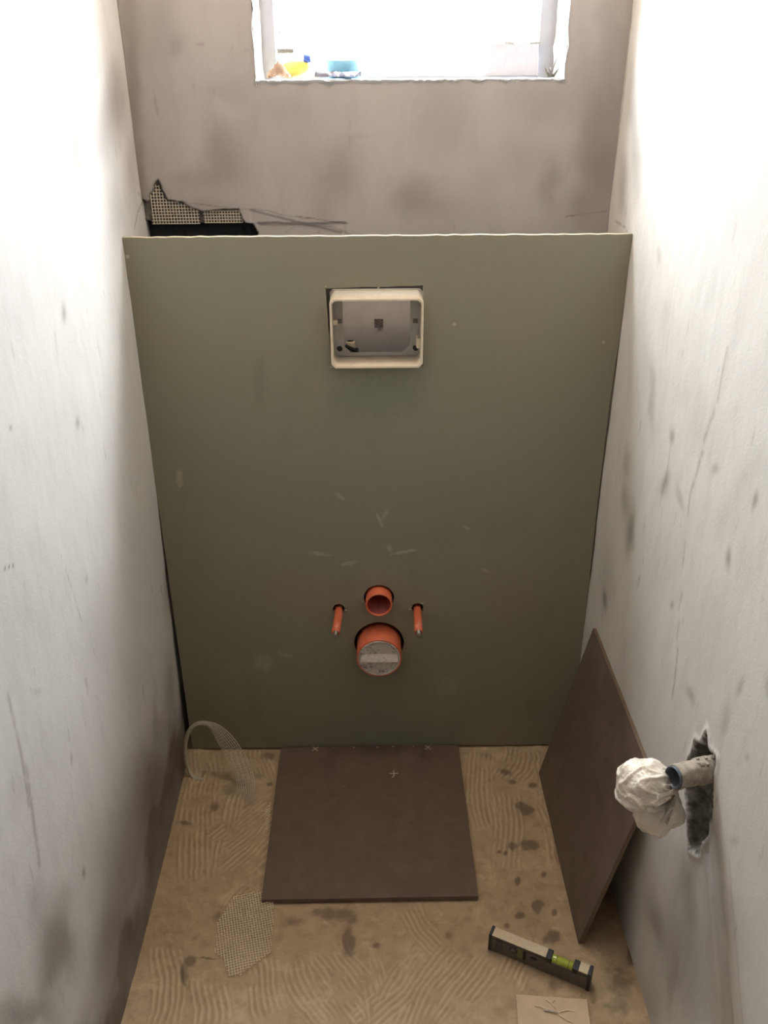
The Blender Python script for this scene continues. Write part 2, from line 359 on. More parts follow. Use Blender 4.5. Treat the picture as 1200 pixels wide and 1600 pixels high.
R_BLOBS = [(0.04, 1.332, -0.04, 0.003, -0.034, -0.071, 0.45), (0.099, 1.411, -0.033, 0.002, -0.024, -0.051, 0.4), (0.1, 1.271, -0.035, 0.004, -0.025, -0.053, 0.35), (-0.162, 1.194, -0.013, 0.003, -0.007, -0.015, 0.3), (-0.239, 1.109, -0.035, 0.009, -0.013, -0.028, 0.18), (-0.23, 0.976, -0.019, 0.007, -0.028, -0.058, 0.35), (-0.171, 0.978, -0.047, 0.016, -0.057, -0.121, 0.15), (-0.347, 0.954, -0.011, 0.005, -0.005, -0.011, 0.55), (-0.352, 0.873, -0.017, 0.007, 0.001, -0.025, 0.55), (-0.211, 0.714, -0.028, 0.015, -0.009, -0.055, 0.65), (-0.162, 0.749, -0.019, 0.01, -0.016, -0.032, 0.4), (-0.139, 0.817, -0.022, 0.01, -0.013, -0.026, 0.35), (-0.119, 0.497, -0.017, 0.01, -0.009, -0.02, 0.7), (-0.626, 0.894, -0.009, 0.006, -0.007, -0.013, 0.6), (-0.664, 0.996, -0.006, 0.002, 0.0, -0.014, 0.6), (-0.529, 0.979, -0.012, 0.006, -0.003, -0.006, 0.4), (-0.429, 0.883, -0.011, 0.007, -0.023, -0.007, 0.35), (-0.733, 0.769, -0.008, 0.006, -0.001, -0.019, 0.4), (-0.711, 0.698, -0.01, 0.007, -0.002, -0.026, 0.35), (-0.463, 0.713, -0.008, 0.005, -0.003, -0.006, 0.5), (-0.595, 0.635, -0.009, 0.01, -0.018, -0.003, 0.4), (-0.789, 0.698, -0.006, 0.005, -0.002, -0.005, 0.4), (-0.807, 0.571, -0.012, 0.013, -0.003, -0.006, 0.25), (-0.793, 0.812, -0.007, 0.006, -0.007, -0.013, 0.4), (-0.629, 0.183, -0.026, 0.037, -0.032, -0.022, 0.5), (-0.732, 0.156, -0.019, 0.027, -0.009, -0.068, 0.4), (-0.682, 0.189, -0.04, 0.055, -0.027, -0.058, 0.3), (-0.703, 0.381, -0.037, 0.044, -0.013, -0.027, 0.4), (-0.73, 0.357, -0.021, 0.027, -0.017, -0.035, 0.3), (-0.589, 0.306, -0.067, 0.076, -0.014, -0.029, 0.2), (-0.75, 0.253, -0.068, 0.095, -0.052, -0.108, 0.3), (-0.826, 0.275, -0.073, 0.109, -0.037, -0.076, 0.15), (-0.857, 0.468, -0.036, 0.056, -0.042, -0.015, 0.12), (-0.676, 0.047, -0.038, 0.059, -0.024, -0.05, 0.35), (-0.286, 0.302, -0.067, 0.063, -0.092, -0.061, 0.18), (-0.292, 0.447, -0.04, 0.032, -0.042, -0.088, 0.15), (-0.115, 0.552, -0.057, 0.035, -0.033, -0.07, 0.2), (-0.358, 0.542, -0.059, 0.044, -0.03, -0.062, 0.12), (-0.75, 0.488, -0.023, 0.026, -0.024, -0.049, 0.35), (-0.806, 0.466, -0.014, 0.018, -0.057, -0.068, 0.4), (-0.714, 0.294, -0.068, 0.089, -0.053, -0.109, 0.42), (-0.608, 0.188, -0.046, 0.058, -0.034, -0.07, 0.35), (-0.707, 0.492, -0.025, 0.027, -0.021, -0.042, 0.3), (-0.436, 1.021, -0.067, 0.026, -0.033, -0.066, 0.1), (-0.625, 0.944, -0.067, 0.036, -0.022, -0.045, 0.06)]
R_LINES = [([(-0.499, 1.14), (-0.497, 1.1), (-0.498, 1.068)], 0.005, 0.35), ([(-0.493, 1.053), (-0.483, 1.025), (-0.476, 0.998)], 0.007, 0.45), ([(-0.477, 0.983), (-0.471, 0.95), (-0.464, 0.916)], 0.006, 0.5), ([(-0.462, 0.91), (-0.467, 0.875)], 0.005, 0.45), ([(-0.474, 0.835), (-0.479, 0.793)], 0.005, 0.5), ([(-0.494, 0.756), (-0.493, 0.726)], 0.004, 0.5), ([(-0.504, 0.71), (-0.507, 0.677)], 0.004, 0.5), ([(-0.518, 0.667), (-0.528, 0.619), (-0.532, 0.584)], 0.006, 0.5), ([(0.176, 1.553), (0.17, 1.419), (0.184, 1.186)], 0.004, 0.8), ([(-0.351, 0.945), (-0.351, 0.89), (-0.345, 0.829)], 0.003, 0.35), ([(-0.106, 1.251), (-0.115, 1.216)], 0.0015, 0.4), ([(0.13, 1.203), (0.083, 1.205), (0.042, 1.198)], 0.003, 0.6), ([(-0.798, 0.543), (-0.861, 0.461), (-0.909, 0.4), (-0.929, 0.377)], 0.004, 0.25)]
B_BLOBS = [(-0.298, 1.312, 0.037, 0.0, -0.006, -0.069, 0.55), (-0.325, 1.219, 0.062, -0.001, -0.003, -0.024, 0.3), (-0.345, 1.272, 0.05, 0.0, -0.002, -0.023, 0.3), (-0.066, 1.288, 0.04, 0.0, -0.002, -0.059, 0.45), (-0.111, 1.253, 0.032, 0.0, -0.002, -0.072, 0.25), (0.077, 1.246, 0.052, 0.0, 0.0, -0.043, 0.55), (0.14, 1.216, 0.05, -0.001, 0.001, -0.031, 0.25), (0.337, 1.274, 0.025, -0.001, 0.004, -0.054, 0.45), (0.278, 1.32, 0.049, 0.0, 0.003, -0.046, 0.2), (0.418, 1.331, 0.032, -0.001, 0.011, -0.105, 0.55), (0.398, 1.226, 0.022, 0.0, 0.003, -0.036, 0.4), (-0.454, 1.424, 0.017, 0.0, -0.028, -0.204, 0.55), (-0.365, 1.502, 0.016, 0.0, -0.003, -0.021, 0.35), (-0.269, 1.434, 0.047, -0.001, -0.002, -0.022, 0.25), (0.123, 1.388, 0.06, 0.0, 0.002, -0.067, 0.3), (0.314, 1.409, 0.072, -0.001, 0.003, -0.044, 0.4), (-0.034, 1.35, 0.036, 0.0, 0.0, -0.005, 0.15), (0.395, 1.441, 0.035, -0.001, 0.006, -0.066, 0.3), (-0.399, 1.528, 0.029, -0.001, -0.008, -0.062, 0.2), (-0.176, 1.401, 0.047, -0.001, -0.002, -0.033, 0.2), (-0.235, 1.496, 0.004, 0.0, 0.0, -0.003, 0.4), (0.343, 1.238, 0.002, 0.0, 0.0, -0.007, 0.5), (0.422, 1.513, 0.019, 0.0, 0.009, -0.083, 0.3), (-0.456, 1.29, 0.012, 0.0, -0.008, -0.058, 0.5), (-0.169, 1.312, 0.036, -0.001, -0.004, -0.07, 0.12), (0.214, 1.251, 0.037, 0.0, 0.003, -0.06, 0.15), (-0.249, 1.312, 0.037, 0.0, -0.006, -0.082, 0.15)]  # stains; the tall narrow blob at the left paints the corner's shade
B_LINES = [([(-0.425, 1.275), (-0.406, 1.255), (-0.401, 1.24), (-0.361, 1.233), (-0.275, 1.223), (-0.212, 1.22), (-0.175, 1.209), (-0.131, 1.205), (-0.056, 1.194)], 0.0016, 0.95), ([(-0.155, 1.207), (-0.145, 1.203), (-0.133, 1.205)], 0.0025, 0.9), ([(-0.233, 1.192), (-0.176, 1.192), (-0.088, 1.188), (-0.053, 1.173)], 0.0018, 0.95), ([(0.374, 1.204), (0.406, 1.209), (0.453, 1.213)], 0.002, 0.7), ([(0.374, 1.204), (0.388, 1.205)], 0.003, 0.6), ([(-0.354, 1.504), (-0.303, 1.509)], 0.001, 0.4), ([(-0.457, 1.578), (-0.462, 1.38), (-0.457, 1.244)], 0.003, 0.9), ([(0.461, 1.554), (0.463, 1.419), (0.46, 1.179)], 0.003, 0.9), ([(-0.272, 1.224), (-0.265, 1.192)], 0.002, 0.8), ([(-0.116, 1.175), (-0.113, 1.187)], 0.0015, 0.5), ([(-0.164, 1.189), (-0.182, 1.177)], 0.0015, 0.5)]
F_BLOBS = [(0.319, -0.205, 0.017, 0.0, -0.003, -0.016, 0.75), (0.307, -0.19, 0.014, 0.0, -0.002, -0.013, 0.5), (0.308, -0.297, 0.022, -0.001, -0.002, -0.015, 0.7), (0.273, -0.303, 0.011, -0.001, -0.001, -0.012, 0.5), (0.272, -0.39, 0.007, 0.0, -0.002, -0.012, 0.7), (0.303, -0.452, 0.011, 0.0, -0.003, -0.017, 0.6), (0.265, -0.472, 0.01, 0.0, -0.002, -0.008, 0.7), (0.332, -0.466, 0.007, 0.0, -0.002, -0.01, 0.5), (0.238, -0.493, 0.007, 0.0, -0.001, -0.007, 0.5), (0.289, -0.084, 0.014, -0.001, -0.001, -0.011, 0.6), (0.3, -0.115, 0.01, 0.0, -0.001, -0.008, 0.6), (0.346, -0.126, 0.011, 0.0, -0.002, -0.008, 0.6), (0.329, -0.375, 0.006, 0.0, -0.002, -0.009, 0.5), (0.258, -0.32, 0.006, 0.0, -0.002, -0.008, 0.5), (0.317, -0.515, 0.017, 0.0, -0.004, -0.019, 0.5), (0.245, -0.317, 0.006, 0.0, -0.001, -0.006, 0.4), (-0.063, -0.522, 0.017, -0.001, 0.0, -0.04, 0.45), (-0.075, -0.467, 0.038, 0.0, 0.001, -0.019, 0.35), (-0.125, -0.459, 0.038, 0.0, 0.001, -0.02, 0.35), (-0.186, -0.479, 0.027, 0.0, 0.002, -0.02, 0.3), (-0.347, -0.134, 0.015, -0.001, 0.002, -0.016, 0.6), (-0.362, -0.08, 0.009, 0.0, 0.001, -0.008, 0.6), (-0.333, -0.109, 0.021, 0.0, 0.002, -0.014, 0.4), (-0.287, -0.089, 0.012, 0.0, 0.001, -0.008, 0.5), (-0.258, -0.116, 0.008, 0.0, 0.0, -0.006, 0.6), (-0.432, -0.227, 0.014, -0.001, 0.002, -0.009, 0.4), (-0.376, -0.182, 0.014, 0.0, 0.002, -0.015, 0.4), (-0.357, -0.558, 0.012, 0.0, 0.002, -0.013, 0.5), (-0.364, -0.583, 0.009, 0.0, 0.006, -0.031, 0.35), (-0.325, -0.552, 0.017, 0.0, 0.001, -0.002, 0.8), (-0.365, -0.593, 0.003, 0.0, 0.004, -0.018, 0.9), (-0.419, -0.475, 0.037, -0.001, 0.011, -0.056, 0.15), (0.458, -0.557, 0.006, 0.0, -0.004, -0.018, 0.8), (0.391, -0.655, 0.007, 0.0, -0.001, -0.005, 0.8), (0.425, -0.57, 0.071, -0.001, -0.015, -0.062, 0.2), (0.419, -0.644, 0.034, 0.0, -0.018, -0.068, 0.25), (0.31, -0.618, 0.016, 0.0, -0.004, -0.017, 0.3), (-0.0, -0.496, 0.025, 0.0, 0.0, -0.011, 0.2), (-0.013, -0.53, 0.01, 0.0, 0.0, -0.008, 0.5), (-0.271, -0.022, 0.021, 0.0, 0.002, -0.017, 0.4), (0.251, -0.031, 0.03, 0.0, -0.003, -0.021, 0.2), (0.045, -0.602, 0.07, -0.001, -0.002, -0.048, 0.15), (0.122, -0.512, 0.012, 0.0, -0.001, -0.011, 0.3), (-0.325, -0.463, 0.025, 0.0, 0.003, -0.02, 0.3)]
F_LINES = []
STROKES = [(-0.385, -0.371, -0.415, -0.062, 0.042, 0.0126), (-0.335, -0.356, -0.343, -0.144, 0.021, 0.0112), (-0.345, -0.29, -0.241, -0.146, 0.042, 0.014), (-0.315, -0.357, -0.234, -0.24, 0.035, 0.014), (-0.419, -0.143, -0.43, -0.008, 0.0375, 0.0135), (-0.308, -0.095, -0.312, 0.001, 0.0525, 0.0135), (-0.285, -0.478, -0.244, -0.405, 0.0455, 0.013), (0.226, -0.247, 0.233, -0.02, 0.033, 0.012), (0.267, -0.35, 0.273, -0.154, 0.035, 0.0126), (0.301, -0.105, 0.334, -0.01, 0.045, 0.0135), (-0.155, -0.561, -0.102, -0.671, 0.036, 0.0108), (-0.097, -0.535, -0.024, -0.672, 0.044, 0.0121), (-0.019, -0.563, -0.002, -0.684, 0.0275, 0.011), (0.02, -0.684, 0.108, -0.538, 0.054, 0.0132), (0.108, -0.686, 0.189, -0.566, 0.03, 0.012), (-0.047, -0.683, 0.058, -0.564, 0.03, 0.012), (-0.39, -0.678, -0.408, -0.531, 0.03, 0.012), (-0.313, -0.68, -0.315, -0.596, 0.033, 0.0132), (0.231, -0.605, 0.272, -0.567, 0.03, 0.0096), (0.108, -0.538, 0.051, -0.454, 0.03, 0.0108), (-0.204, -0.658, -0.238, -0.56, 0.03, 0.012), (0.364, -0.175, 0.37, -0.054, 0.014, 0.0112), (0.36, -0.351, 0.36, -0.194, 0.021, 0.0126)]

# ------------------------------------------------------------------ the room
H = .46; Y_REAR = -2.15; Z_TOP = 2.45
def axis(parts):
    out = []
    for a, b, st in parts: out += list(np.arange(a, b-st*.3, st))
    out.append(parts[-1][1]); return np.array(out)

RECESS = [(-.638, .593), (-.655, .600), (-.669, .639), (-.690, .622), (-.713, .627), (-.722, .592), (-.736, .56), (-.734, .509), (-.726, .454), (-.692, .422), (-.661, .469), (-.625, .524), (-.633, .557)]
def rough(U, V, seed, amp): return (fbm(U, V, .35, .35, seed)-.5)*amp+(fbm(U, V, .06, .09, seed+50)-.5)*amp*.3

# left wall: heights are measured into the room (+x)
def left_pt(U, V):
    h = rough(U, V, 11, .006)
    gap = np.exp(-(np.minimum(U-.03, 0)/.055)**2)*np.clip((.80-V)/.6, 0, 1)       # the wall sinks back beside the board
    low = np.clip((.20-V)/.2, 0, 1)*np.clip((U+.5)/.4, 0, 1)*.004
    return (-H+h-.013*gap-low+.002, U, V)
def left_stain_shade(U, V):
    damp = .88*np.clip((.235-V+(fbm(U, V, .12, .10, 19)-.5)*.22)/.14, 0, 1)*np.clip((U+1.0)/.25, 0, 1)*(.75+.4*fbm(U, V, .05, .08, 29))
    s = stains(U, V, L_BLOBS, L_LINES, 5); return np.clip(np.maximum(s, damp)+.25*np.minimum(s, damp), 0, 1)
us = axis([(Y_REAR-.02, -1.1, .05), (-1.1, .22, .0035)]); zs = axis([(-.03, 1.75, .0045), (1.75, Z_TOP+.02, .05)])
o = grid_surface('wall_left', us, zs, left_pt, M_left, {'stain_shade': left_stain_shade, 'raw': lambda U, V: U*0}, extra=boxes_vf([(-H-.16, -H-.045, Y_REAR-.1, Y_OUT, -.05, Z_TOP+.05)]))
tag(o, 'stained grey plaster wall on the left of the small room', kind='structure')

# the filled cable chase that runs down from the recess
CHASE_A = [(-.725, .50), (-.740, .476), (-.770, .447), (-.803, .410), (-.833, .370), (-.863, .330), (-.900, .28), (-.96, .20)]
CHASE_B = [(-.740, .55), (-.759, .523), (-.785, .504), (-.820, .458), (-.852, .422), (-.882, .386), (-.925, .33), (-.99, .25)]
def right_pt(U, V):
    h = rough(U, V, 23, .006); sd = poly_sd(U+(fbm(U, V, .02, .02, 3)-.5)*.012, V+(fbm(U, V, .02, .02, 8)-.5)*.012, RECESS)
    h = h-.026*np.clip(sd/.012, 0, 1)*(.75+.5*fbm(U, V, .015, .015, 77))+.003*np.exp(-(sd/.006)**2)
    ridge = np.exp(-(seg_dist(U, V, CHASE_A)/.0022)**2)*.0020
    chase = np.clip(poly_sd(U, V, CHASE_A+CHASE_B[::-1])/.004, 0, 1)*.0035
    return (H-h-ridge+chase-.001, U, V)
def right_raw(U, V):
    sd = poly_sd(U+(fbm(U, V, .02, .02, 3)-.5)*.012, V+(fbm(U, V, .02, .02, 8)-.5)*.012, RECESS); return np.clip(sd/.002+.6, 0, 1)
us = axis([(Y_REAR-.02, -1.1, .05), (-1.1, .22, .0035)])
o = grid_surface('wall_right', us, zs, right_pt, M_right, {'stain_shade': lambda U, V: np.clip(np.maximum(stains(U, V, R_BLOBS, R_LINES, 15), .38*np.clip(poly_sd(U, V, CHASE_A+CHASE_B[::-1])/.004+.3, 0, 1)*(.6+.5*fbm(U, V, .03, .03, 4))), 0, 1), 'raw': right_raw}, extra=boxes_vf([(H+.055, H+.17, Y_REAR-.1, Y_OUT, -.05, Z_TOP+.05)]))
tag(o, 'stained pale plaster wall on the right with a chased-out recess', kind='structure')

DAMAGE = [(-.50, 1.10), (-.50, 1.20), (-.470, 1.215), (-.458, 1.243), (-.448, 1.238), (-.435, 1.260), (-.423, 1.279), (-.417, 1.267), (-.408, 1.241), (-.38, 1.237), (-.362, 1.226), (-.348, 1.220), (-.272, 1.223), (-.266, 1.206), (-.259, 1.197), (-.246, 1.195), (-.236, 1.178), (-.245, 1.16), (-.25, 1.10)]
def back_sd(U, V): return poly_sd(U+(fbm(U, V, .01, .01, 31)-.5)*.005, V+(fbm(U, V, .01, .01, 37)-.5)*.005, DAMAGE)
def back_pt(U, V):
    sd = back_sd(U, V); h = rough(U, V, 41, .006)-np.clip(sd/.003, 0, 1)*(.8+.4*fbm(U, V, .02, .02, 5))*(.011+.018*np.clip((1.196-V)/.002+np.clip((-.447-U)/.003, 0, 1)*3, 0, 1))
    low = np.clip((1.197-V+(fbm(U, V, .02, .02, 12)-.5)*.006)/.0025, 0, 1)*((U > -.237) & (U < -.06))*.003+np.clip((1.222-.25*(U+.25)-V)/.002, 0, 1)*((U > -.25) & (U < -.07))*.0018
    return (U, Y_WALL-h-.002+low, V)
xs = np.unique(np.round(np.concatenate([np.arange(-.50, WX0, .003), [WX0], np.arange(WX0+.004, WX1, .004), [WX1], np.arange(WX1+.003, .50, .004)]), 5))
zb = np.unique(np.round(np.concatenate([np.arange(-.03, 1.1, .04), np.arange(1.1, 1.285, .002), np.arange(1.285, WZ0-.002, .004), [WZ0], np.arange(WZ0+.004, WZ1-.002, .005), [WZ1], np.arange(WZ1+.03, Z_TOP+.03, .03)]), 5))
o = grid_surface('wall_back', xs, zb, back_pt, M_back, {'stain_shade': lambda U, V: np.clip(stains(U, V, B_BLOBS, B_LINES, 25)*(back_sd(U, V) < 0), 0, 1), 'raw': lambda U, V: np.clip(back_sd(U, V)/.0015+.6, 0, 1), 'void': lambda U, V: np.clip(back_sd(U, V)/.001, 0, 1)*np.clip((1.196-V)/.002+(-.447-U)/.002*(V < 1.26)*0+np.clip((-.447-U)/.003, 0, 1)*3, 0, 1)},
    skip=lambda a, b: (a > WX0) & (a < WX1) & (b > WZ0) & (b < WZ1),
    extra=boxes_vf([(-.62, WX0, Y_WALL+.045, Y_OUT, -.05, Z_TOP+.05), (WX1, .62, Y_WALL+.045, Y_OUT, -.05, Z_TOP+.05), (WX0, WX1, Y_WALL+.045, Y_OUT, -.05, WZ0-.004), (WX0, WX1, Y_WALL+.045, Y_OUT, WZ1+.002, Z_TOP+.05)]))
tag(o, 'brownish plaster wall under the window, broken open at its lower left', kind='structure')

# reveals of the window opening, rough plaster
def reveal(name, a, b, c, d, lab, seed, amp=.004):
    bm = bmesh.new(); n, m = 60, 26; g = []
    a, b, c, d = map(Vector, (a, b, c, d)); nr = (b-a).cross(d-a).normalized()
    for i in range(n+1):
        row = []
        for j in range(m+1):
            p = (a*(1-i/n)+b*i/n)*(1-j/m)+(d*(1-i/n)+c*i/n)*j/m
            k = mnoise.fractal(p*35+Vector((seed, 0, 0)), .6, 2, 4)*amp
            row.append(bm.verts.new(p+nr*k))
        g.append(row)
    for i in range(n):
        for j in range(m): bm.faces.new((g[i][j], g[i+1][j], g[i+1][j+1], g[i][j+1]))
    o = obj(name, bm, M_left, smooth=True); tag(o, lab, kind='structure'); return o
y0, y1 = Y_WALL-.004, Y_OUT
bm = bmesh.new(); add_box(bm, WX0-.004, WX1+.004, Y_WALL+.002, Y_OUT+.02, WZ0-.03, WZ0-.004)
nx, ny = 90, 40; g = []
for i in range(nx+1):
    row = []
    for j in range(ny+1):
        x = WX0-.003+(WX1-WX0+.006)*i/nx; y = Y_WALL-.005+(Y_OUT-Y_WALL)*j/ny
        k = mnoise.fractal(Vector((x*40, y*40, 3)), .6, 2, 4)*.002
        if j < 2: k += mnoise.noise(Vector((x*90, 0, 1)))*.002
        row.append(bm.verts.new((x, y+(k*1.3 if j == 0 else 0), WZ0-.001+k)))
    g.append(row)
for i in range(nx):
    for j in range(ny): bm.faces.new((g[i][j], g[i+1][j], g[i+1][j+1], g[i][j+1]))
low = [bm.verts.new((v[0].co.x, Y_WALL+.001, WZ0-.007)) for v in g]
for i in range(nx): bm.faces.new((low[i], low[i+1], g[i+1][0], g[i][0]))
o = obj('trim_1', bm, M_left); tag(o, 'rough plastered sill of the small window', kind='structure')
reveal('trim_2', (WX0, y0, WZ0-.01), (WX0, y1, WZ0-.01), (WX0, y1, WZ1), (WX0, y0, WZ1), 'left plastered reveal of the window', 4)
reveal('trim_3', (WX1, y1, WZ0-.01), (WX1, y0, WZ0-.01), (WX1, y0, WZ1), (WX1, y1, WZ1), 'right plastered reveal of the window', 9)
reveal('trim_4', (WX0, y0, WZ1), (WX0, y1, WZ1), (WX1, y1, WZ1), (WX1, y0, WZ1), 'plastered underside of the window lintel', 14, .002)

# window
w = empty('window_1', ((WX0+WX1)/2, .305, WZ0), kind='structure', label='small bright window above the green board')
bm = bmesh.new(); a, b = WX0-(WX0+WX1)/2, WX1-(WX0+WX1)/2; hh = WZ1-WZ0
for q in ((a-.003, a+.026, 0, .05, -.002, hh), (b-.030, b+.003, 0, .05, -.002, hh), (a+.030, b-.030, 0, .05, -.004, .010), (a+.030, b-.030, 0, .05, hh-.03, hh)): add_box(bm, *q, .002)
fr = obj('window_frame', bm, M_frame, w)
box('window_pane', (a+.028, b-.028, .022, .026, .008, hh-.028), M_glass, w, 0)
bm = bmesh.new()
sweep(bm, [(a+.034, -.012, .052), (a+.050, -.012, .052), (a+.050, -.012, .080), (a+.034, -.012, .080)], .0016, 8)
add_box(bm, a+.030, a+.062, -.016, .002, .044, .052, .001)
obj('latch', bm, M_steel, w)
bm = bmesh.new()
add_box(bm, b-.050, b-.028, -.014, .002, .055, .061, .001)
sweep(bm, [(b-.098, -.012, .060), (b-.082, -.012, .059), (b-.074, -.012, .047), (b-.056, -.012, .050)], .0028, 8)
obj('window_handle', bm, M_steel, w)

# ceiling and the end wall behind the camera
bm = bmesh.new(); add_box(bm, -H-.1, H+.1, Y_REAR-.1, Y_OUT, Z_TOP, Z_TOP+.1)
tag(obj('ceiling', bm, M_ceiling), 'plain plastered ceiling', kind='structure')
bm = bmesh.new(); add_box(bm, -H-.1, H+.1, Y_REAR-.12, Y_REAR, -.05, Z_TOP+.05)
tag(obj('wall_front', bm, M_rear), 'end wall opposite the window', kind='structure')

# ceiling lamp above, outside the picture
cl = empty('ceiling_lamp', (0, -.18, 2.09), label='round warm ceiling lamp above the green board', cat='lamp')
bm = bmesh.new(); add_box(bm, -.006, .006, -.006, .006, -.03, Z_TOP-2.09); lathe(bm, [(0, 0), (.035, 0), (.035, .02), (.03, .035), (0, .035)], 32, Matrix.Rotation(PI/2, 4, 'X')); obj('lamp_base', bm, M_frame, cl)
gm, gnt, gb = mat_new('lit_globe'); gb.inputs['Base Color'].default_value = (.8, .7, .6, 1); gb.inputs['Emission Color'].default_value = (1, .78, .56, 1); gb.inputs['Emission Strength'].default_value = LAMP
bm = bmesh.new(); bmesh.ops.create_uvsphere(bm, u_segments=20, v_segments=12, radius=.055, matrix=Matrix.Translation((0, 0, -.085))); obj('lamp_globe', bm, gm, cl, True)

# floor with trowelled tile adhesive
def strokes_eval(U, V):
    R = np.zeros(U.shape); G = np.zeros(U.shape)
    wu = (fbm(U, V, .13, .13, 61)-.5)*.022+(fbm(U, V, .02, .02, 63)-.5)*.003
    for i, (x0, y0, x1, y1, hw, pitch) in enumerate(STROKES):
        dx, dy = x1-x0, y1-y0; Ln = math.hypot(dx, dy); tx, ty = dx/Ln, dy/Ln
        s = (U-x0)*tx+(V-y0)*ty; t = (U-x0)*ty-(V-y0)*tx+wu+.25*hw*np.sin(np.clip(s/Ln, 0, 1)*PI+i)
        pitch = max(.0085, min(pitch, .011))
        win = np.clip((hw-np.abs(t))/.006+.5, 0, 1)*np.clip((s+.01)/.02, 0, 1)*np.clip((Ln+.01-s)/.02, 0, 1)
        win = win*np.clip((fbm(U, V, .03, .03, 90+i)-.31)*6, 0, 1)
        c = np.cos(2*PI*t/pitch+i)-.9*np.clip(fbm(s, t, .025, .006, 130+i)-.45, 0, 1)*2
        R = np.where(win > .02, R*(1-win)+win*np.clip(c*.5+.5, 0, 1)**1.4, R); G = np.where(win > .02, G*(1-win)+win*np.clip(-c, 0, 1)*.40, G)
    return R, G
_c = {}
def se(U, V):
    if U.shape not in _c: _c[U.shape] = strokes_eval(U, V)
    return _c[U.shape]
def floor_pt(U, V):
    R, G = se(U, V)
    flat = np.clip(-poly_sd(U, V, [(-.235, .02), (.18, .02), (.18, -.43), (-.235, -.43)])/.02, 0, 1)
    edge = np.exp(-((U+H-.012)/.02)**2)*.004*fbm(U, V, .03, .03, 8)
    lumps = np.clip(fbm(U, V, .05, .05, 70, 5)-.58, 0, 1)*.014
    return (U, V, -.0045+(R*.0032+fbm(U, V, .09, .09, 66)*.003+lumps)*flat+edge)
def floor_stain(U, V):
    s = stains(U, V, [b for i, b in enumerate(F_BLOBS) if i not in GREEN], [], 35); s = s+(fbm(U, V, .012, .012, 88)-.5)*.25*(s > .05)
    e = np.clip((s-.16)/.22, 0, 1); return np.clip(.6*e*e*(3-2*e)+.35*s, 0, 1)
GREEN = (20, 21, 22, 23, 33)
fx = axis([(-.60, -.49, .05), (-.49, .49, .0024), (.49, .60, .05)]); fy = axis([(Y_REAR-.05, -.76, .04), (-.76, .02, .0024), (.02, .30, .03)])
o = grid_surface('floor', fx, fy, floor_pt, M_floor, {'stain_shade': floor_stain, 'ridge': lambda U, V: se(U, V)[0], 'groove': lambda U, V: se(U, V)[1],
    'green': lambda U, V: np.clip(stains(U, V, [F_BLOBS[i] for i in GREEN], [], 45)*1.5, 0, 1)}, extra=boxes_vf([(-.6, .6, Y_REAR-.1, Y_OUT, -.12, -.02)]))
tag(o, 'ochre screed floor with combed tile adhesive', kind='structure')

# ------------------------------------------------------------------ green drywall front
HB = 1.201; BT = .0125
rnd = random.Random(7)
def wavy(pts, amp, n=8):
    out = []
    for i, p in enumerate(pts):
        q = pts[(i+1) % len(pts)]
        for k in range(n):
            t = k/n; out.append((p[0]*(1-t)+q[0]*t+(rnd.uniform(-amp, amp) if k else 0), p[1]*(1-t)+q[1]*t+(rnd.uniform(-amp, amp) if k else 0)))
    return out
bl, br = -.458, .4575
outer = [(bl, .004)]+[(br-.001, .004), (br, .3), (br-.003, .62), (br-.004, .9), (br, 1.0), (br+.001, HB)]+[(br+.001-(br-bl)*k/60, HB+rnd.uniform(-.0009, .0007)) for k in range(1, 60)]+[(bl-.001, HB), (bl-.001, .8), (bl, .5)]
HOLE = wavy([(-.0975, 1.108), (-.091, .960), (.086, .957), (.084, 1.1125)], .0008)
holes = [HOLE, circ(-.0035, .4305, .0335, 40, .0006), circ(-.004, .3095, .0565, 48, .0008), circ(-.0925, .402, .0135, 24, .0006), circ(.0815, .402, .0135, 24, .0006)]
bd = empty('drywall_board', (0, 0, 0), label='green moisture resistant drywall board boxing in the toilet frame', cat='drywall board')
obj('paper_face', plate([outer]+holes, .0012), M_board, bd)
obj('gypsum_core', plate([outer]+holes, BT-.0012, Matrix.Translation((0, .0012, 0))), M_core, bd)
# torn paper curls at the cuts
for (x, z, a, s) in ((.094-.0045, .4155, .5, .004), (.0685, .3995, 2.4, .005), (-.0785, .3985, 1, .004), (-.0375, .4215, 2, .003), (-.093, .958, .3, .005), (-.0975, 1.110, 1, .004), (.0, 1.1085, 1, .003)):
    bm = bmesh.new(); sweep(bm, [(x, .001, z), (x+s*math.cos(a), -.002, z+s*math.sin(a)*.6), (x+s*1.6*math.cos(a), -.0045, z+s*math.sin(a)-.001)], [.0012, .0014, .0005], 6); obj('torn_paper', bm, M_edge, bd)

# ------------------------------------------------------------------ concealed cistern with flush frame
ci = empty('concealed_cistern', (0, .05, .80), label='concealed cistern with cream flush frame behind the rectangular board cut-out', cat='cistern')
def P(n, b, m, bev=.001, par=ci): 
    o = box(n, tuple(v-c for v, c in zip(b, (0, 0, .05, .05, .80, .80))), m, par, bev); return o
def oct_(x0, x1, z0, z1, c, cb=None):
    cb = c if cb is None else cb
    return [(x0+cb, z0), (x1-cb, z0), (x1, z0+cb), (x1, z1-c), (x1-c, z1), (x0+c, z1), (x0, z1-c), (x0, z0+cb)]
fx0, fx1, fz0, fz1 = -.0895, .084, .9615, 1.0925
col = plate([oct_(fx0, fx1, fz0, fz1, .008), oct_(fx0+.0035, fx1-.0035, fz0+.003, fz1-.003, .007)], .075, Matrix.Translation((0, -.070, -.80)))
fo = obj('flush_frame', col, M_white, ci)
fl = plate([oct_(fx0-.002, fx1+.002, fz0-.002, fz1+.002, .006), oct_(-.068, .062, .9705, 1.078, .004, .014)], .004, Matrix.Translation((0, 0, -.80)))
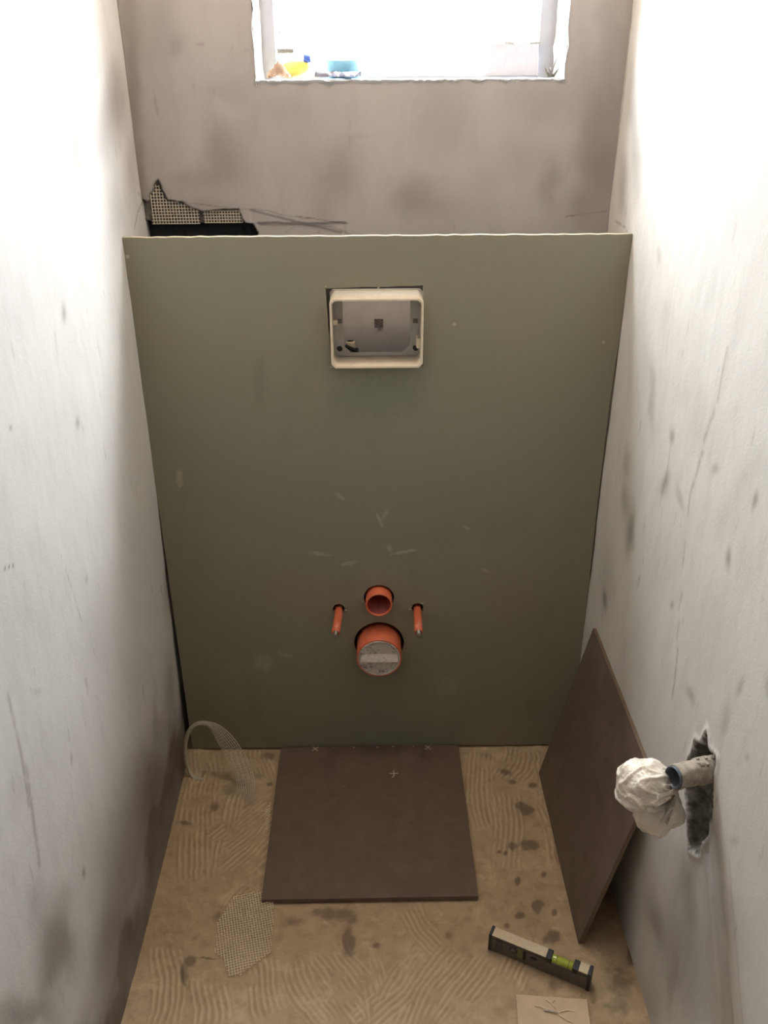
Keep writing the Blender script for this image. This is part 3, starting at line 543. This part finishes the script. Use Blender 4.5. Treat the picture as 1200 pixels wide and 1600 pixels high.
flo = obj('inner_flange', fl, M_flange, fo); 
box('frame_tab', (fx0+.003, fx0+.012, -.030, -.012, .233, .243), M_white, fo, .002); box('frame_tab', (fx1-.011, fx1-.003, -.035, -.012, .188, .208), M_white, fo, .003)
for x, z in ((-.0745, 1.0335), (.072, 1.033)):
    box('square_mark', (x-.0045, x+.0045, -.0008, .001, z-.80-.0045, z-.80+.0045), simple('mark_grey', (.22, .20, .18), .7), flo, .0002)
for x, s in ((-.0755, 1), (.073, -1)):
    sl = plate([[(x-.005, .983), (x+.002*s, .9845), (x+.0055, .980), (x+.004, .9745), (x-.002, .9735), (x-.0055, .978)]], .0022, Matrix.Translation((0, -.0011, -.80)))
    obj('fixing_slot', sl, M_dark, flo)
# tank: hollow box with open front behind the flange
bm = bmesh.new()
tx0, tx1, tz0, tz1, ty0, ty1 = -.20, .20, .86-.8, 1.10-.8, .008, .105
add_box(bm, tx0, tx1, ty1-.004, ty1, tz0, tz1); add_box(bm, tx0, tx0+.004, ty0, ty1, tz0, tz1); add_box(bm, tx1-.004, tx1, ty0, ty1, tz0, tz1)
add_box(bm, tx0, tx1, ty0, ty1, tz0, tz0+.004)
tf = obj('tank', bm, M_tank, ci)
fr_ = plate([oct_(-.20, .20, .86, 1.10, .001), oct_(-.080, .076, .963, 1.086, .004)], .003, Matrix.Translation((0, .006, -.80))); obj('tank_front', fr_, M_shade, ci)
o = box('stamped_square', (-.007, .011, ty1-.0065, ty1-.003, 1.002-.8-.009, 1.002-.8+.009), simple('stamp_dark', (.36, .30, .28), .7, .4, 400), tf, .0005)
bm = bmesh.new(); lathe(bm, [(0, 0), (.009, 0), (.0095, .002), (.0095, .018), (.008, .020), (0, .020)], 24, Matrix.Translation((-.056, .055, .178)) @ Matrix.Rotation(PI/2, 4, 'X'))
obj('fill_valve_cap', bm, M_white, ci, True)
bm = bmesh.new(); sweep(bm, [(-.056, .055, .178), (-.056, .055, .10), (-.056, .055, .066)], .007, 16); add_box(bm, -.066, -.04, .03, .07, .145, .160, .003)
sweep(bm, [(-.066, .04, .172), (-.05, .036, .166), (-.042, .034, .160)], .004, 8)
obj('fill_valve_body', bm, M_dark, ci)
# steel support frame
bm = bmesh.new()
for x in (-.245, .205): add_box(bm, x, x+.04, .02, .06, -.80, .33, .002)
add_box(bm, -.205, .205, .02, .055, .302, .33, .002); add_box(bm, -.205, .205, .02, .055, -.46, -.42, .002)
obj('steel_support', bm, simple('blue_grey_steel', (.10, .13, .2), .4), ci)

# ------------------------------------------------------------------ pipes and bolts
def pipe_ring(r, wall, d0, d1, lip=.0008):
    return [(r, d0), (r, d1-lip), (r-lip, d1), (r-wall+lip, d1), (r-wall, d1-lip), (r-wall, d0)]
fp = empty('flush_pipe', (-.0035, 0, .4285), label='smaller open orange flush pipe stub, above the capped drain', cat='pipe')
bm = bmesh.new(); lathe(bm, pipe_ring(.0290, .0032, -.045, .026), 56, close=True); obj('pipe_shell', bm, M_orange, fp, True)
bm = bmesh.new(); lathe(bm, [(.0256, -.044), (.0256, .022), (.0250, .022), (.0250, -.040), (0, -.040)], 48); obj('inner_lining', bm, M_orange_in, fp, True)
dp = empty('drain_pipe', (-.004, 0, .304), label='large orange drain pipe stub closed with a dirty white cap', cat='pipe')
bm = bmesh.new(); lathe(bm, pipe_ring(.0500, .0035, -.045, .0500), 72, close=True); obj('pipe_shell', bm, M_orange, dp, True)
bm = bmesh.new(); lathe(bm, [(0, .010), (.0465, .010), (.0465, .0505), (.0455, .0515), (.0440, .0510), (.0432, .049), (.030, .0485), (0, .0485)], 72); cp = obj('protective_cap', bm, M_cap, dp)
bm = bmesh.new(); vv = [bm.verts.new(q) for q in [(-.0425, -.0480, -.012), (.0425, -.0480, -.012), (.0425, -.0560, -.006), (-.0425, -.0560, -.006), (-.040, -.0480, .012), (.040, -.0480, .012)]]
for f in ((0, 1, 2, 3), (3, 2, 5, 4), (0, 3, 4), (1, 5, 2), (0, 4, 5, 1)): bm.faces.new([vv[i] for i in f])
obj('cap_rib', bm, M_cap, cp)
def bolt(x, lab, dx):
    t = empty('mounting_bolt', (x, 0, .398), label=lab, cat='bolt', group='toilet fixing bolts in orange sleeves')
    bm = bmesh.new()
    def Tm(v): return v
    sweep(bm, [(0, .03, 0), (0, -.02, 0), (dx*.5, -.05, -.0005), (dx, -.082, -.001)], [.0088, .0088, .0090, .0092], 24)
    obj('sleeve', bm, M_orange, t, True)
    bm = bmesh.new(); pts = []; rs = []
    for k in range(46): pts.append((dx+(dx*.1*k/45), -.080-.016*k/45, -.001)); rs.append(.0062 if k % 3 else .0054)
    sweep(bm, pts, rs, 16); obj('threaded_end', bm, M_steel, t, True)
    return t
bolt(-.0925, 'orange sleeved toilet fixing bolt, the left of the pair', -.0035)
bolt(.0815, 'orange sleeved toilet fixing bolt, the right of the pair', -.001)

# ------------------------------------------------------------------ tiles
def cross(t, cx, cy, s, rot, z, name='chalk_cross', hook=False):
    bm = bmesh.new()
    for a in (rot, rot+PI/2):
        n = 8; A = [(cx+math.cos(a)*s*(k/n-.5), cy+math.sin(a)*s*(k/n-.5), z+.0002) for k in range(n+1)]
        if hook and a == rot+PI/2: A = [(-.0035, -.006, z+.0002)]+A if False else [(cx-.005, cy-s*.62, z+.0002)]+A
        for p, q in zip(A, A[1:]):
            d = (Vector(q)-Vector(p)).normalized(); nrm = Vector((-d.y, d.x, 0))*.0011
            v = [bm.verts.new(Vector(p)-nrm), bm.verts.new(Vector(p)+nrm), bm.verts.new(Vector(q)+nrm), bm.verts.new(Vector(q)-nrm)]
            f = bm.faces.new(v); e = bmesh.ops.extrude_face_region(bm, geom=[f]); bmesh.ops.translate(bm, vec=(0, 0, .0003), verts=[g for g in e['geom'] if isinstance(g, bmesh.types.BMVert)])
    return obj(name, bm, M_chalk, t)
S_ = .43
ft = empty('floor_tile', (-.028, -.2205, .0005), math.radians(.25), label='dark brown square tile lying flat on the floor with chalk crosses', cat='tile')
box('tile_body', (-.2145, .2145, -.215, .215, 0, .0095), M_tile, ft, .0012)
for (x, y, s, r, hk) in ((-.131, .208, .019, .7, False), (.140, .2075, .019, .75, False), (.056, .1225, .019, .02, True)): cross(ft, x, y, s, r, .0095, hook=hk)
bm = bmesh.new()
for x, y, r in ((-.038, .211, .0018), (.018, .2105, .0018), (-.088, .2115, .0012), (.056, .2118, .002), (.105, .2118, .0015), (-.06, .085, .001)):
    c_ = [bm.verts.new((x+r*math.cos(k*PI/4), y+r*math.sin(k*PI/4), .0096)) for k in range(8)]; f = bm.faces.new(c_)
    e = bmesh.ops.extrude_face_region(bm, geom=[f]); bmesh.ops.translate(bm, vec=(0, 0, .0004), verts=[g_ for g_ in e['geom'] if isinstance(g_, bmesh.types.BMVert)])
obj('chalk_dots', bm, M_chalk, ft)

# leaning tile: bottom edge on the floor, top edge against the right wall
lt = empty('leaning_tile', (.366, -.313, .0), label='dark brown tile leaning against the right wall beside the board', cat='tile')
th = math.atan2(.408, .4505-.366)
ux = Vector((math.cos(th), 0, math.sin(th))); nx_ = Vector((math.sin(th), 0, -math.cos(th)))
Lh = math.hypot(.408, .0845)
Mx = Matrix(((ux.x, 0, nx_.x, 0), (0, 1, 0, 0), (ux.z, 0, nx_.z, .0005), (0, 0, 0, 1)))
bm = bmesh.new(); add_box(bm, .0, Lh, -.2215, .2215, -.0002, .0012, .0005, Mx); obj('glazed_face', bm, M_tile2, lt)
bm = bmesh.new(); add_box(bm, .0, Lh, -.2215, .2215, .0010, .0078, .0008, Mx); obj('clay_body', bm, M_tedge, lt)

# ------------------------------------------------------------------ spirit level
lv = empty('spirit_level', (.194, -.544, .0005), math.atan2(-.086, .171), label='short grey spirit level with yellow-green vial standing on the floor', cat='spirit level')
LN, LT, LHh = .191, .0195, .0425
bm = bmesh.new(); add_box(bm, .004, LN-.004, .0012, LT-.0012, 0, .006, .0008); add_box(bm, .004, LN-.004, .004, LT-.004, .005, LHh-.005, 0); add_box(bm, .004, .115, .0008, LT-.0008, LHh-.007, LHh-.0006, .0008); add_box(bm, .160, LN-.004, .0008, LT-.0008, LHh-.007, LHh-.0006, .0008)
add_box(bm, .114, .161, .003, LT-.003, .005, LHh-.011, 0); add_box(bm, .004, LN-.004, .0010, LT-.001, .004, LHh-.009, .0008)
bd_ = obj('level_body', bm, M_level, lv)
for x in (0, LN-.006): box('end_cap', (x, x+.006, -.0008, LT+.0008, -.0002, LHh+.0008), M_dark, lv, .0012)
box('top_scale', (.006, .108, 0, LT, LHh-.0008, LHh), M_leveltop, lv, .0002); box('top_scale', (.168, LN-.007, 0, LT, LHh-.0008, LHh), M_leveltop, lv, .0002)
for x in (.108, .157): box('vial_holder', (x, x+.010, -.0005, LT+.0005, LHh-.012, LHh+.0004), M_dark, lv, .0012)
bm = bmesh.new(); lathe(bm, [(0, 0), (.0075, 0), (.0078, .002), (.0078, .037), (.0075, .0395), (0, .0395)], 28, Matrix.Translation((.1175, LT/2, LHh-.0085)) @ Matrix.Rotation(PI/2, 4, 'Z'))
bmesh.ops.translate(bm, vec=(0, 0, 0), verts=bm.verts)
vo = obj('vial', bm, M_vial, lv, True)
bm = bmesh.new()
for x in (.127, .149): 
    n = 24
    sweep(bm, [(x, LT/2+.0080*math.cos(2*PI*k/n), LHh-.0085+.0080*math.sin(2*PI*k/n)) for k in range(n+1)], .0004, 5)
obj('vial_line', bm, M_dark, vo)
box('side_label', (.014, .026, -.0001, .0016, .008, .034), simple('worn_label', (.06, .055, .055), .5), lv, .0003)
bm = bmesh.new(); lathe(bm, [(0, 0), (.0075, 0), (.0085, .0008), (.0085, .0014), (0, .0010)], 28, Matrix.Translation((.0475, .0022, .024))); obj('side_vial_ring', bm, simple('dull_ring', (.05, .05, .055), .4), lv, True)
box('side_vial', (.056, .066, -.0003, .0020, .013, .036), simple('olive_vial', (.17, .18, .06), .3), lv, .001)
box('side_vial_holder', (.067, .072, -.0003, .0020, .010, .032), M_dark, lv, .001)
bm = bmesh.new(); lathe(bm, [(0, 0), (.005, 0), (.0055, .0012), (0, .0012)], 24, Matrix.Translation((.087, .0008, .025)) @ Matrix.Diagonal((1.25, 1, .7, 1))); obj('hanging_hole', bm, M_dark, lv, True)

# ------------------------------------------------------------------ card with scraps
cd = empty('cardboard_square', (.288, -.700, .0032), math.radians(-5), label='small beige card lying on the floor in front of the level', cat='card')
bm = bmesh.new(); add_box(bm, -.060, .064, -.058, .058, .0005, .0022, .0004)
for v in bm.verts: v.co.z += .0012*mnoise.noise(v.co*25)
obj('card_sheet', bm, M_card, cd)
def scrap(nm, pts, r, mat, lab, cat):
    t = bmesh.new(); sweep(t, pts, r, 8); o = obj(nm, t, mat, smooth=True); tag(o, lab, cat); return o
scrap('wood_splinter', [(.277, -.668, .0082), (.288, -.670, .0092), (.300, -.674, .0082)], [.0012, .0018, .0010], M_chalk, 'short pale splinter lying on the beige card', 'splinter')
bm = bmesh.new()
for pts in ([(.298, -.665, .0072), (.292, -.655, .0074), (.284, -.648, .0072)], [(.292, -.655, .0074), (.300, -.648, .0072)], [(.302, -.672, .0072), (.318, -.668, .0078), (.330, -.671, .0072)], [(.302, -.676, .0072), (.312, -.685, .0080), (.322, -.690, .0072)], [(.288, -.670, .0092), (.272, -.661, .0076), (.262, -.660, .0072)]): sweep(bm, pts, .0007, 6)
tag(obj('fibre_strands', bm, M_fibre_floor), 'loose pale fibre strands scattered on the beige card', 'fibre', kind='stuff')

# ------------------------------------------------------------------ fibreglass mesh pieces
def mesh_piece(name, poly, frame, pitch, r, mat, lab, ang=0, jit=0):
    """woven grid clipped to a polygon; frame maps (a, b) to a point"""
    bm = bmesh.new(); ca, sa = math.cos(ang), math.sin(ang)
    cx = sum(p[0] for p in poly)/len(poly); cy = sum(p[1] for p in poly)/len(poly)
    R = max(math.hypot(p[0]-cx, p[1]-cy) for p in poly); n = int(R/pitch)+1; st = pitch/4
    for d in (0, 1):
        for i in range(-n, n+1):
            run = []; k = -R
            while k <= R+st:
                a, b = (i*pitch, k) if d else (k, i*pitch)
                x, y = cx+a*ca-b*sa, cy+a*sa+b*ca
                if in_poly(np.array([x]), np.array([y]), poly)[0]:
                    run.append(frame(x, y, (.4*r if (d ^ (int(round(k/pitch))+i) & 1) else -.4*r)))
                else:
                    if len(run) > 2: sweep(bm, run[::2]+[run[-1]] if len(run) % 2 == 0 else run[::2], r, 4)
                    run = []
                k += st
            if len(run) > 2: sweep(bm, run[::2], r, 4)
    o = obj(name, bm, mat); tag(o, lab, 'mesh'); return o
fr_b = lambda x, z, h: (x, .1840+h+.002*math.sin(z*60), z)
mesh_piece('plaster_mesh', [(-.445, 1.194), (-.441, 1.252), (-.426, 1.274), (-.411, 1.240), (-.378, 1.234), (-.350, 1.222), (-.350, 1.194)], fr_b, .0058, .00085, M_fibre, 'white fibreglass mesh in the broken plaster, the larger left piece')
mesh_piece('plaster_mesh', [(-.342, 1.195), (-.343, 1.219), (-.272, 1.221), (-.264, 1.196)], fr_b, .0056, .0009, M_fibre, 'white fibreglass mesh in the broken plaster, the smaller right piece')
fr_f = lambda x, y, h: (x, y, .0012+h+.0012*math.sin(x*50+y*30))
mesh_piece('floor_mesh', [(-.300, -.420), (-.225, -.405), (-.213, -.47), (-.212, -.545), (-.262, -.590), (-.285, -.592), (-.300, -.555), (-.318, -.545), (-.322, -.48)], fr_f, .0052, .0009, M_fibre_floor, 'patch of fibreglass mesh stuck in adhesive left of the flat tile', .25)
mesh_piece('floor_mesh', [(-.262, -.20), (-.250, -.165), (-.247, -.25), (-.252, -.262)], fr_f, .0050, .0008, M_fibre_floor, 'small scrap of fibreglass mesh at the left edge of the flat tile', .8)

# curled tape standing up in the left corner
path = [Vector(p) for p in ((-.300, -.175, .002), (-.309, -.140, .008), (-.318, -.110, .035), (-.332, -.100, .066), (-.352, -.092, .105), (-.372, -.086, .136), (-.392, -.084, .152), (-.415, -.084, .153), (-.434, -.084, .136), (-.448, -.084, .100), (-.452, -.086, .060), (-.449, -.090, .025), (-.438, -.096, .004), (-.415, -.102, .002))]
wid = [.022, .021, .020, .0195, .019, .013, .006, .0045, .0040, .0038, .0036, .0036, .0036, .0030]
def cr(P_, t):
    n = len(P_)-1; i = min(int(t), n-1); f = t-i
    p0, p1, p2, p3 = P_[max(i-1, 0)], P_[i], P_[i+1], P_[min(i+2, n)]
    return .5*((2*p1)+(p2-p0)*f+(2*p0-5*p1+4*p2-p3)*f*f+(3*p1-p0-3*p2+p3)*f**3)
tp = bmesh.new(); NS = 130; rows = []
for k in range(NS+1):
    t = k/NS*(len(path)-1); c_ = cr(path, t); d = (cr(path, min(t+.05, len(path)-1))-cr(path, max(t-.05, 0))).normalized()
    w_ = cr([Vector((q, 0, 0)) for q in wid], t).x
    side = d.cross(Vector((0, -1, .15))).normalized()
    rows.append([c_+side*w_*(j/4-1)+Vector((0, -.002*math.cos((j/4-1)*2), 0)) for j in range(9)])
for j in range(9): sweep(tp, [r[j] for r in rows], .0008, 4)
for k in range(0, NS, 2): sweep(tp, [rows[k][j] for j in range(9)], .0004, 3)
tag(obj('mesh_tape', tp, M_fibre_tape), 'curled strip of fibreglass tape looping up in the left corner', 'tape')

# ------------------------------------------------------------------ pipe stub and bag at the right wall
ps = empty('wall_pipe', (.455, -.685, .578), label='mortar-crusted pipe stub sticking out of the right wall recess', cat='pipe')
ax_ = (Vector((.398, -.724, .603))-Vector((.480, -.690, .589))).normalized(); base = Vector((.487, -.687, .588))-Vector((.455, -.685, .578)); Lp = .096
fy_ = -ax_; rx_ = fy_.cross(Vector((0, 0, 1))).normalized(); uz_ = rx_.cross(fy_)
MP = Matrix(((rx_.x, fy_.x, uz_.x, base.x), (rx_.y, fy_.y, uz_.y, base.y), (rx_.z, fy_.z, uz_.z, base.z), (0, 0, 0, 1)))
bm = bmesh.new(); prof = [(.0172+.0016*(k > 3 and k < 10), Lp*.98*k/16) for k in range(17)]+[(.0150, Lp*.985)]
lathe(bm, prof, 36, MP)
for v in bm.verts:
    q = v.co-base; v.co += (q-ax_*q.dot(ax_)).normalized()*mnoise.fractal(v.co*70, .7, 2, 3)*.0016
obj('mortar_crust', bm, M_pipe, ps, True)
bm = bmesh.new(); lathe(bm, [(.0152, Lp*.78), (.0152, Lp+.002), (.0145, Lp+.003), (.0132, Lp+.002), (.0132, Lp*.5), (0, Lp*.5)], 36, MP); obj('pipe_shell', bm, M_pvc, ps, True)
bm = bmesh.new()
cc = base+ax_*(Lp*.52)+uz_*.0155-rx_*0
for k in range(7):
    a = k*.9; v = cc+ax_*(.008*math.cos(a))+uz_*(.0015)+(rx_*-.006)*math.sin(a)
    add_box(bm, -.004, .004, -.003, .003, -.002, .002, .001, Matrix.Translation(v) @ Matrix.Rotation(a, 4, 'X') @ Matrix.Rotation(a*1.7, 4, 'Y'))
obj('broken_crust', bm, M_pipe, ps)
bm = bmesh.new(); add_box(bm, -.005, .005, -.004, .004, -.0015, .0015, .001, Matrix.Translation(base+ax_*(Lp*.45)+uz_*.0165-rx_*.004) @ Matrix.Rotation(.8, 4, 'Z')); obj('blue_chip', bm, M_pvc, ps)

def bag():
    bm = bmesh.new(); bmesh.ops.create_icosphere(bm, subdivisions=6, radius=1)
    # lobes: position and radii in world metres around the bag's middle
    lobes = [((-.012, 0, .010), (.036, .034, .035), 1), ((.012, -.004, -.036), (.034, .030, .034), 1), ((-.020, -.002, .006), (.030, .028, .032), 1), ((.022, .002, -.024), (.022, .024, .026), 1)]
    for v in bm.verts:
        d = v.co.normalized(); best = 0
        for c_, r_, _ in lobes:
            c_ = Vector(c_); s = Vector((d.x/r_[0], d.y/r_[1], d.z/r_[2])); o_ = Vector((c_.x/r_[0], c_.y/r_[1], c_.z/r_[2]))
            A = s.dot(s); B = -2*s.dot(o_); Cc = o_.dot(o_)-1; D = B*B-4*A*Cc
            if D > 0: best = max(best, (-B+math.sqrt(D))/(2*A))
        p = d*best
        kv = p-Vector((.026, -.004, .014)); rr_ = kv.length; kd = kv.normalized()
        q = kd*3.0+Vector((rr_*9, 0, 0)); q += Vector((mnoise.noise(p*40), mnoise.noise(p*40+Vector((5, 0, 0))), 0))*.35
        fold_ = 1-min(1, abs(mnoise.noise(q))*3.2); fine = 1-min(1, abs(mnoise.noise(kd*12+p*22))*3.5)
        lowf = mnoise.noise(p*32+Vector((3, 3, 1)))
        p += d*(.0034*fold_**1.3*min(1, rr_/.02)+.0009*fine+.0085*lowf+.0015*mnoise.noise(p*75))
        v.co = p
    return bm
BAGLOC = (.3795, -.706, .560)
bg = empty('plastic_bag', BAGLOC, label='crumpled white plastic bag hanging below the pipe stub', cat='bag')
obj('bag_body', bag(), M_bag, bg, True)
bm = bmesh.new()
def fold(bm, a, b, c_, w, seed):
    n = 26; g = []
    a, b, c_ = Vector(a), Vector(b), Vector(c_)
    for i in range(n+1):
        t = i/n; p = a*(1-t)**2+b*2*t*(1-t)+c_*t*t; row = []
        ww = w*(.35+.65*math.sin(PI*(.15+.8*t)))
        for j in range(9):
            s = j/8-.5; q = p+Vector((.3, -.25, 1)).normalized()*s*ww
            q += Vector((mnoise.noise(q*60+Vector((seed, 0, 0))), mnoise.noise(q*60+Vector((0, seed, 0))), mnoise.noise(q*60+Vector((0, 0, seed)))))*.005
            row.append(bm.verts.new(q+Vector((0, -.003*math.cos(s*6), 0))))
        g.append(row)
    for i in range(n):
        for j in range(8): bm.faces.new((g[i][j], g[i+1][j], g[i+1][j+1], g[i][j+1]))
fold(bm, (.040, .010, .004), (.024, -.030, .022), (-.010, -.040, .026), .022, 1)
fold(bm, (.038, .006, -.012), (.016, -.040, -.004), (-.018, -.040, .006), .016, 5)
fold(bm, (.036, .000, .006), (.016, -.036, .008), (.004, -.040, -.014), .014, 9)
fold(bm, (.040, .010, -.022), (.030, -.025, -.012), (.014, -.036, -.024), .016, 13)
r_ = bmesh.ops.solidify(bm, geom=bm.faces[:], thickness=.0006)
obj('bag_folds', bm, M_bag, bg, True)

# ------------------------------------------------------------------ things on the window sill
ZS = WZ0
yb = empty('yellow_bottle', (-.160, .268, ZS+.001), label='yellow plastic bottle with a blue cap on the window sill', cat='bottle')
bm = bmesh.new(); sweep(bm, [(-.022, .01, .010), (-.012, .008, .014), (.008, .002, .018), (.026, -.004, .022), (.032, -.006, .025)], [.008, .0135, .0150, .012, .005], 20); obj('bottle_body', bm, M_yellow, yb, True)
bm = bmesh.new(); sweep(bm, [(.024, -.006, .034), (.036, -.008, .034)], [.0080, .0070], 18); obj('bottle_cap', bm, M_blue, yb, True)
bm = bmesh.new()
n = 18; g = []
for i in range(n+1):
    row = []
    for j in range(n+1):
        u, v_ = i/n-.5, j/n-.5; p = Vector((u*.045, -.004+v_*.03, .016*math.exp(-8*(u*u+v_*v_))*1.6))
        p += Vector((0, 0, abs(mnoise.noise(p*120))*.010)); row.append(bm.verts.new(p))
    g.append(row)
for i in range(n):
    for j in range(n): bm.faces.new((g[i][j], g[i+1][j], g[i+1][j+1], g[i][j+1]))
bmesh.ops.solidify(bm, geom=bm.faces[:], thickness=.001)
gl = obj('beige_cloth', bm, M_beige, smooth=True); gl.location = (-.182, .230, ZS+.0015); tag(gl, 'crumpled beige cloth at the left end of the window sill', 'cloth')
bm = bmesh.new(); lathe(bm, [(0, 0), (.030, 0), (.0335, .004), (.036, .030), (.0345, .031), (.031, .005), (0, .004)], 40, Matrix.Rotation(-PI/2, 4, 'X')); 
bb = obj('blue_tub', bm, M_ltblue, smooth=True); bb.location = (-.060, .262, ZS+.001); tag(bb, 'light blue plastic tub on the window sill', 'tub')
bm = bmesh.new(); g = []
for i in range(n+1):
    row = []
    for j in range(n+1):
        u, v_ = i/n-.5, j/n-.5; p = Vector((u*.085, v_*.05, .004+abs(mnoise.noise(Vector((u*5, v_*4, 2))))*.018)); row.append(bm.verts.new(p))
    g.append(row)
for i in range(n):
    for j in range(n): bm.faces.new((g[i][j], g[i+1][j], g[i+1][j+1], g[i][j+1]))
bmesh.ops.solidify(bm, geom=bm.faces[:], thickness=.001)
rg = obj('white_rag', bm, M_rag, smooth=True); rg.location = (-.070, .212, ZS); tag(rg, 'crumpled pale rag on the window sill in front of the blue tub', 'rag')
bm = bmesh.new(); add_box(bm, -.062, .052, -.006, .006, 0, .056, .002); fb = obj('foam_board', bm, M_foam); fb.location = (.264, .290, ZS+.002); fb.rotation_euler = (math.radians(-6), 0, 0)
tag(fb, 'white foam offcut standing at the right end of the sill', 'foam board')
bm = bmesh.new(); rr = random.Random(5)
for k in range(7):
    a = rr.uniform(0, 6.28); l_ = rr.uniform(.008, .018); x = rr.uniform(-.006, .006)
    sweep(bm, [(x, 0, .001), (x+l_*.4*math.cos(a), l_*.3*math.sin(a), l_*.6), (x+l_*.7*math.cos(a), l_*.5*math.sin(a), l_*1.0)], [.0022, .0018, .0006], 6)
sweep(bm, [(.002, 0, .005), (.006, 0, .020), (.012, 0, .036)], [.001, .0008, .0004], 6)
pt = obj('dry_sprig', bm, M_twig, smooth=True); pt.location = (.328, .215, ZS+.001); tag(pt, 'small dry sprig in the right corner of the window sill', 'plant')
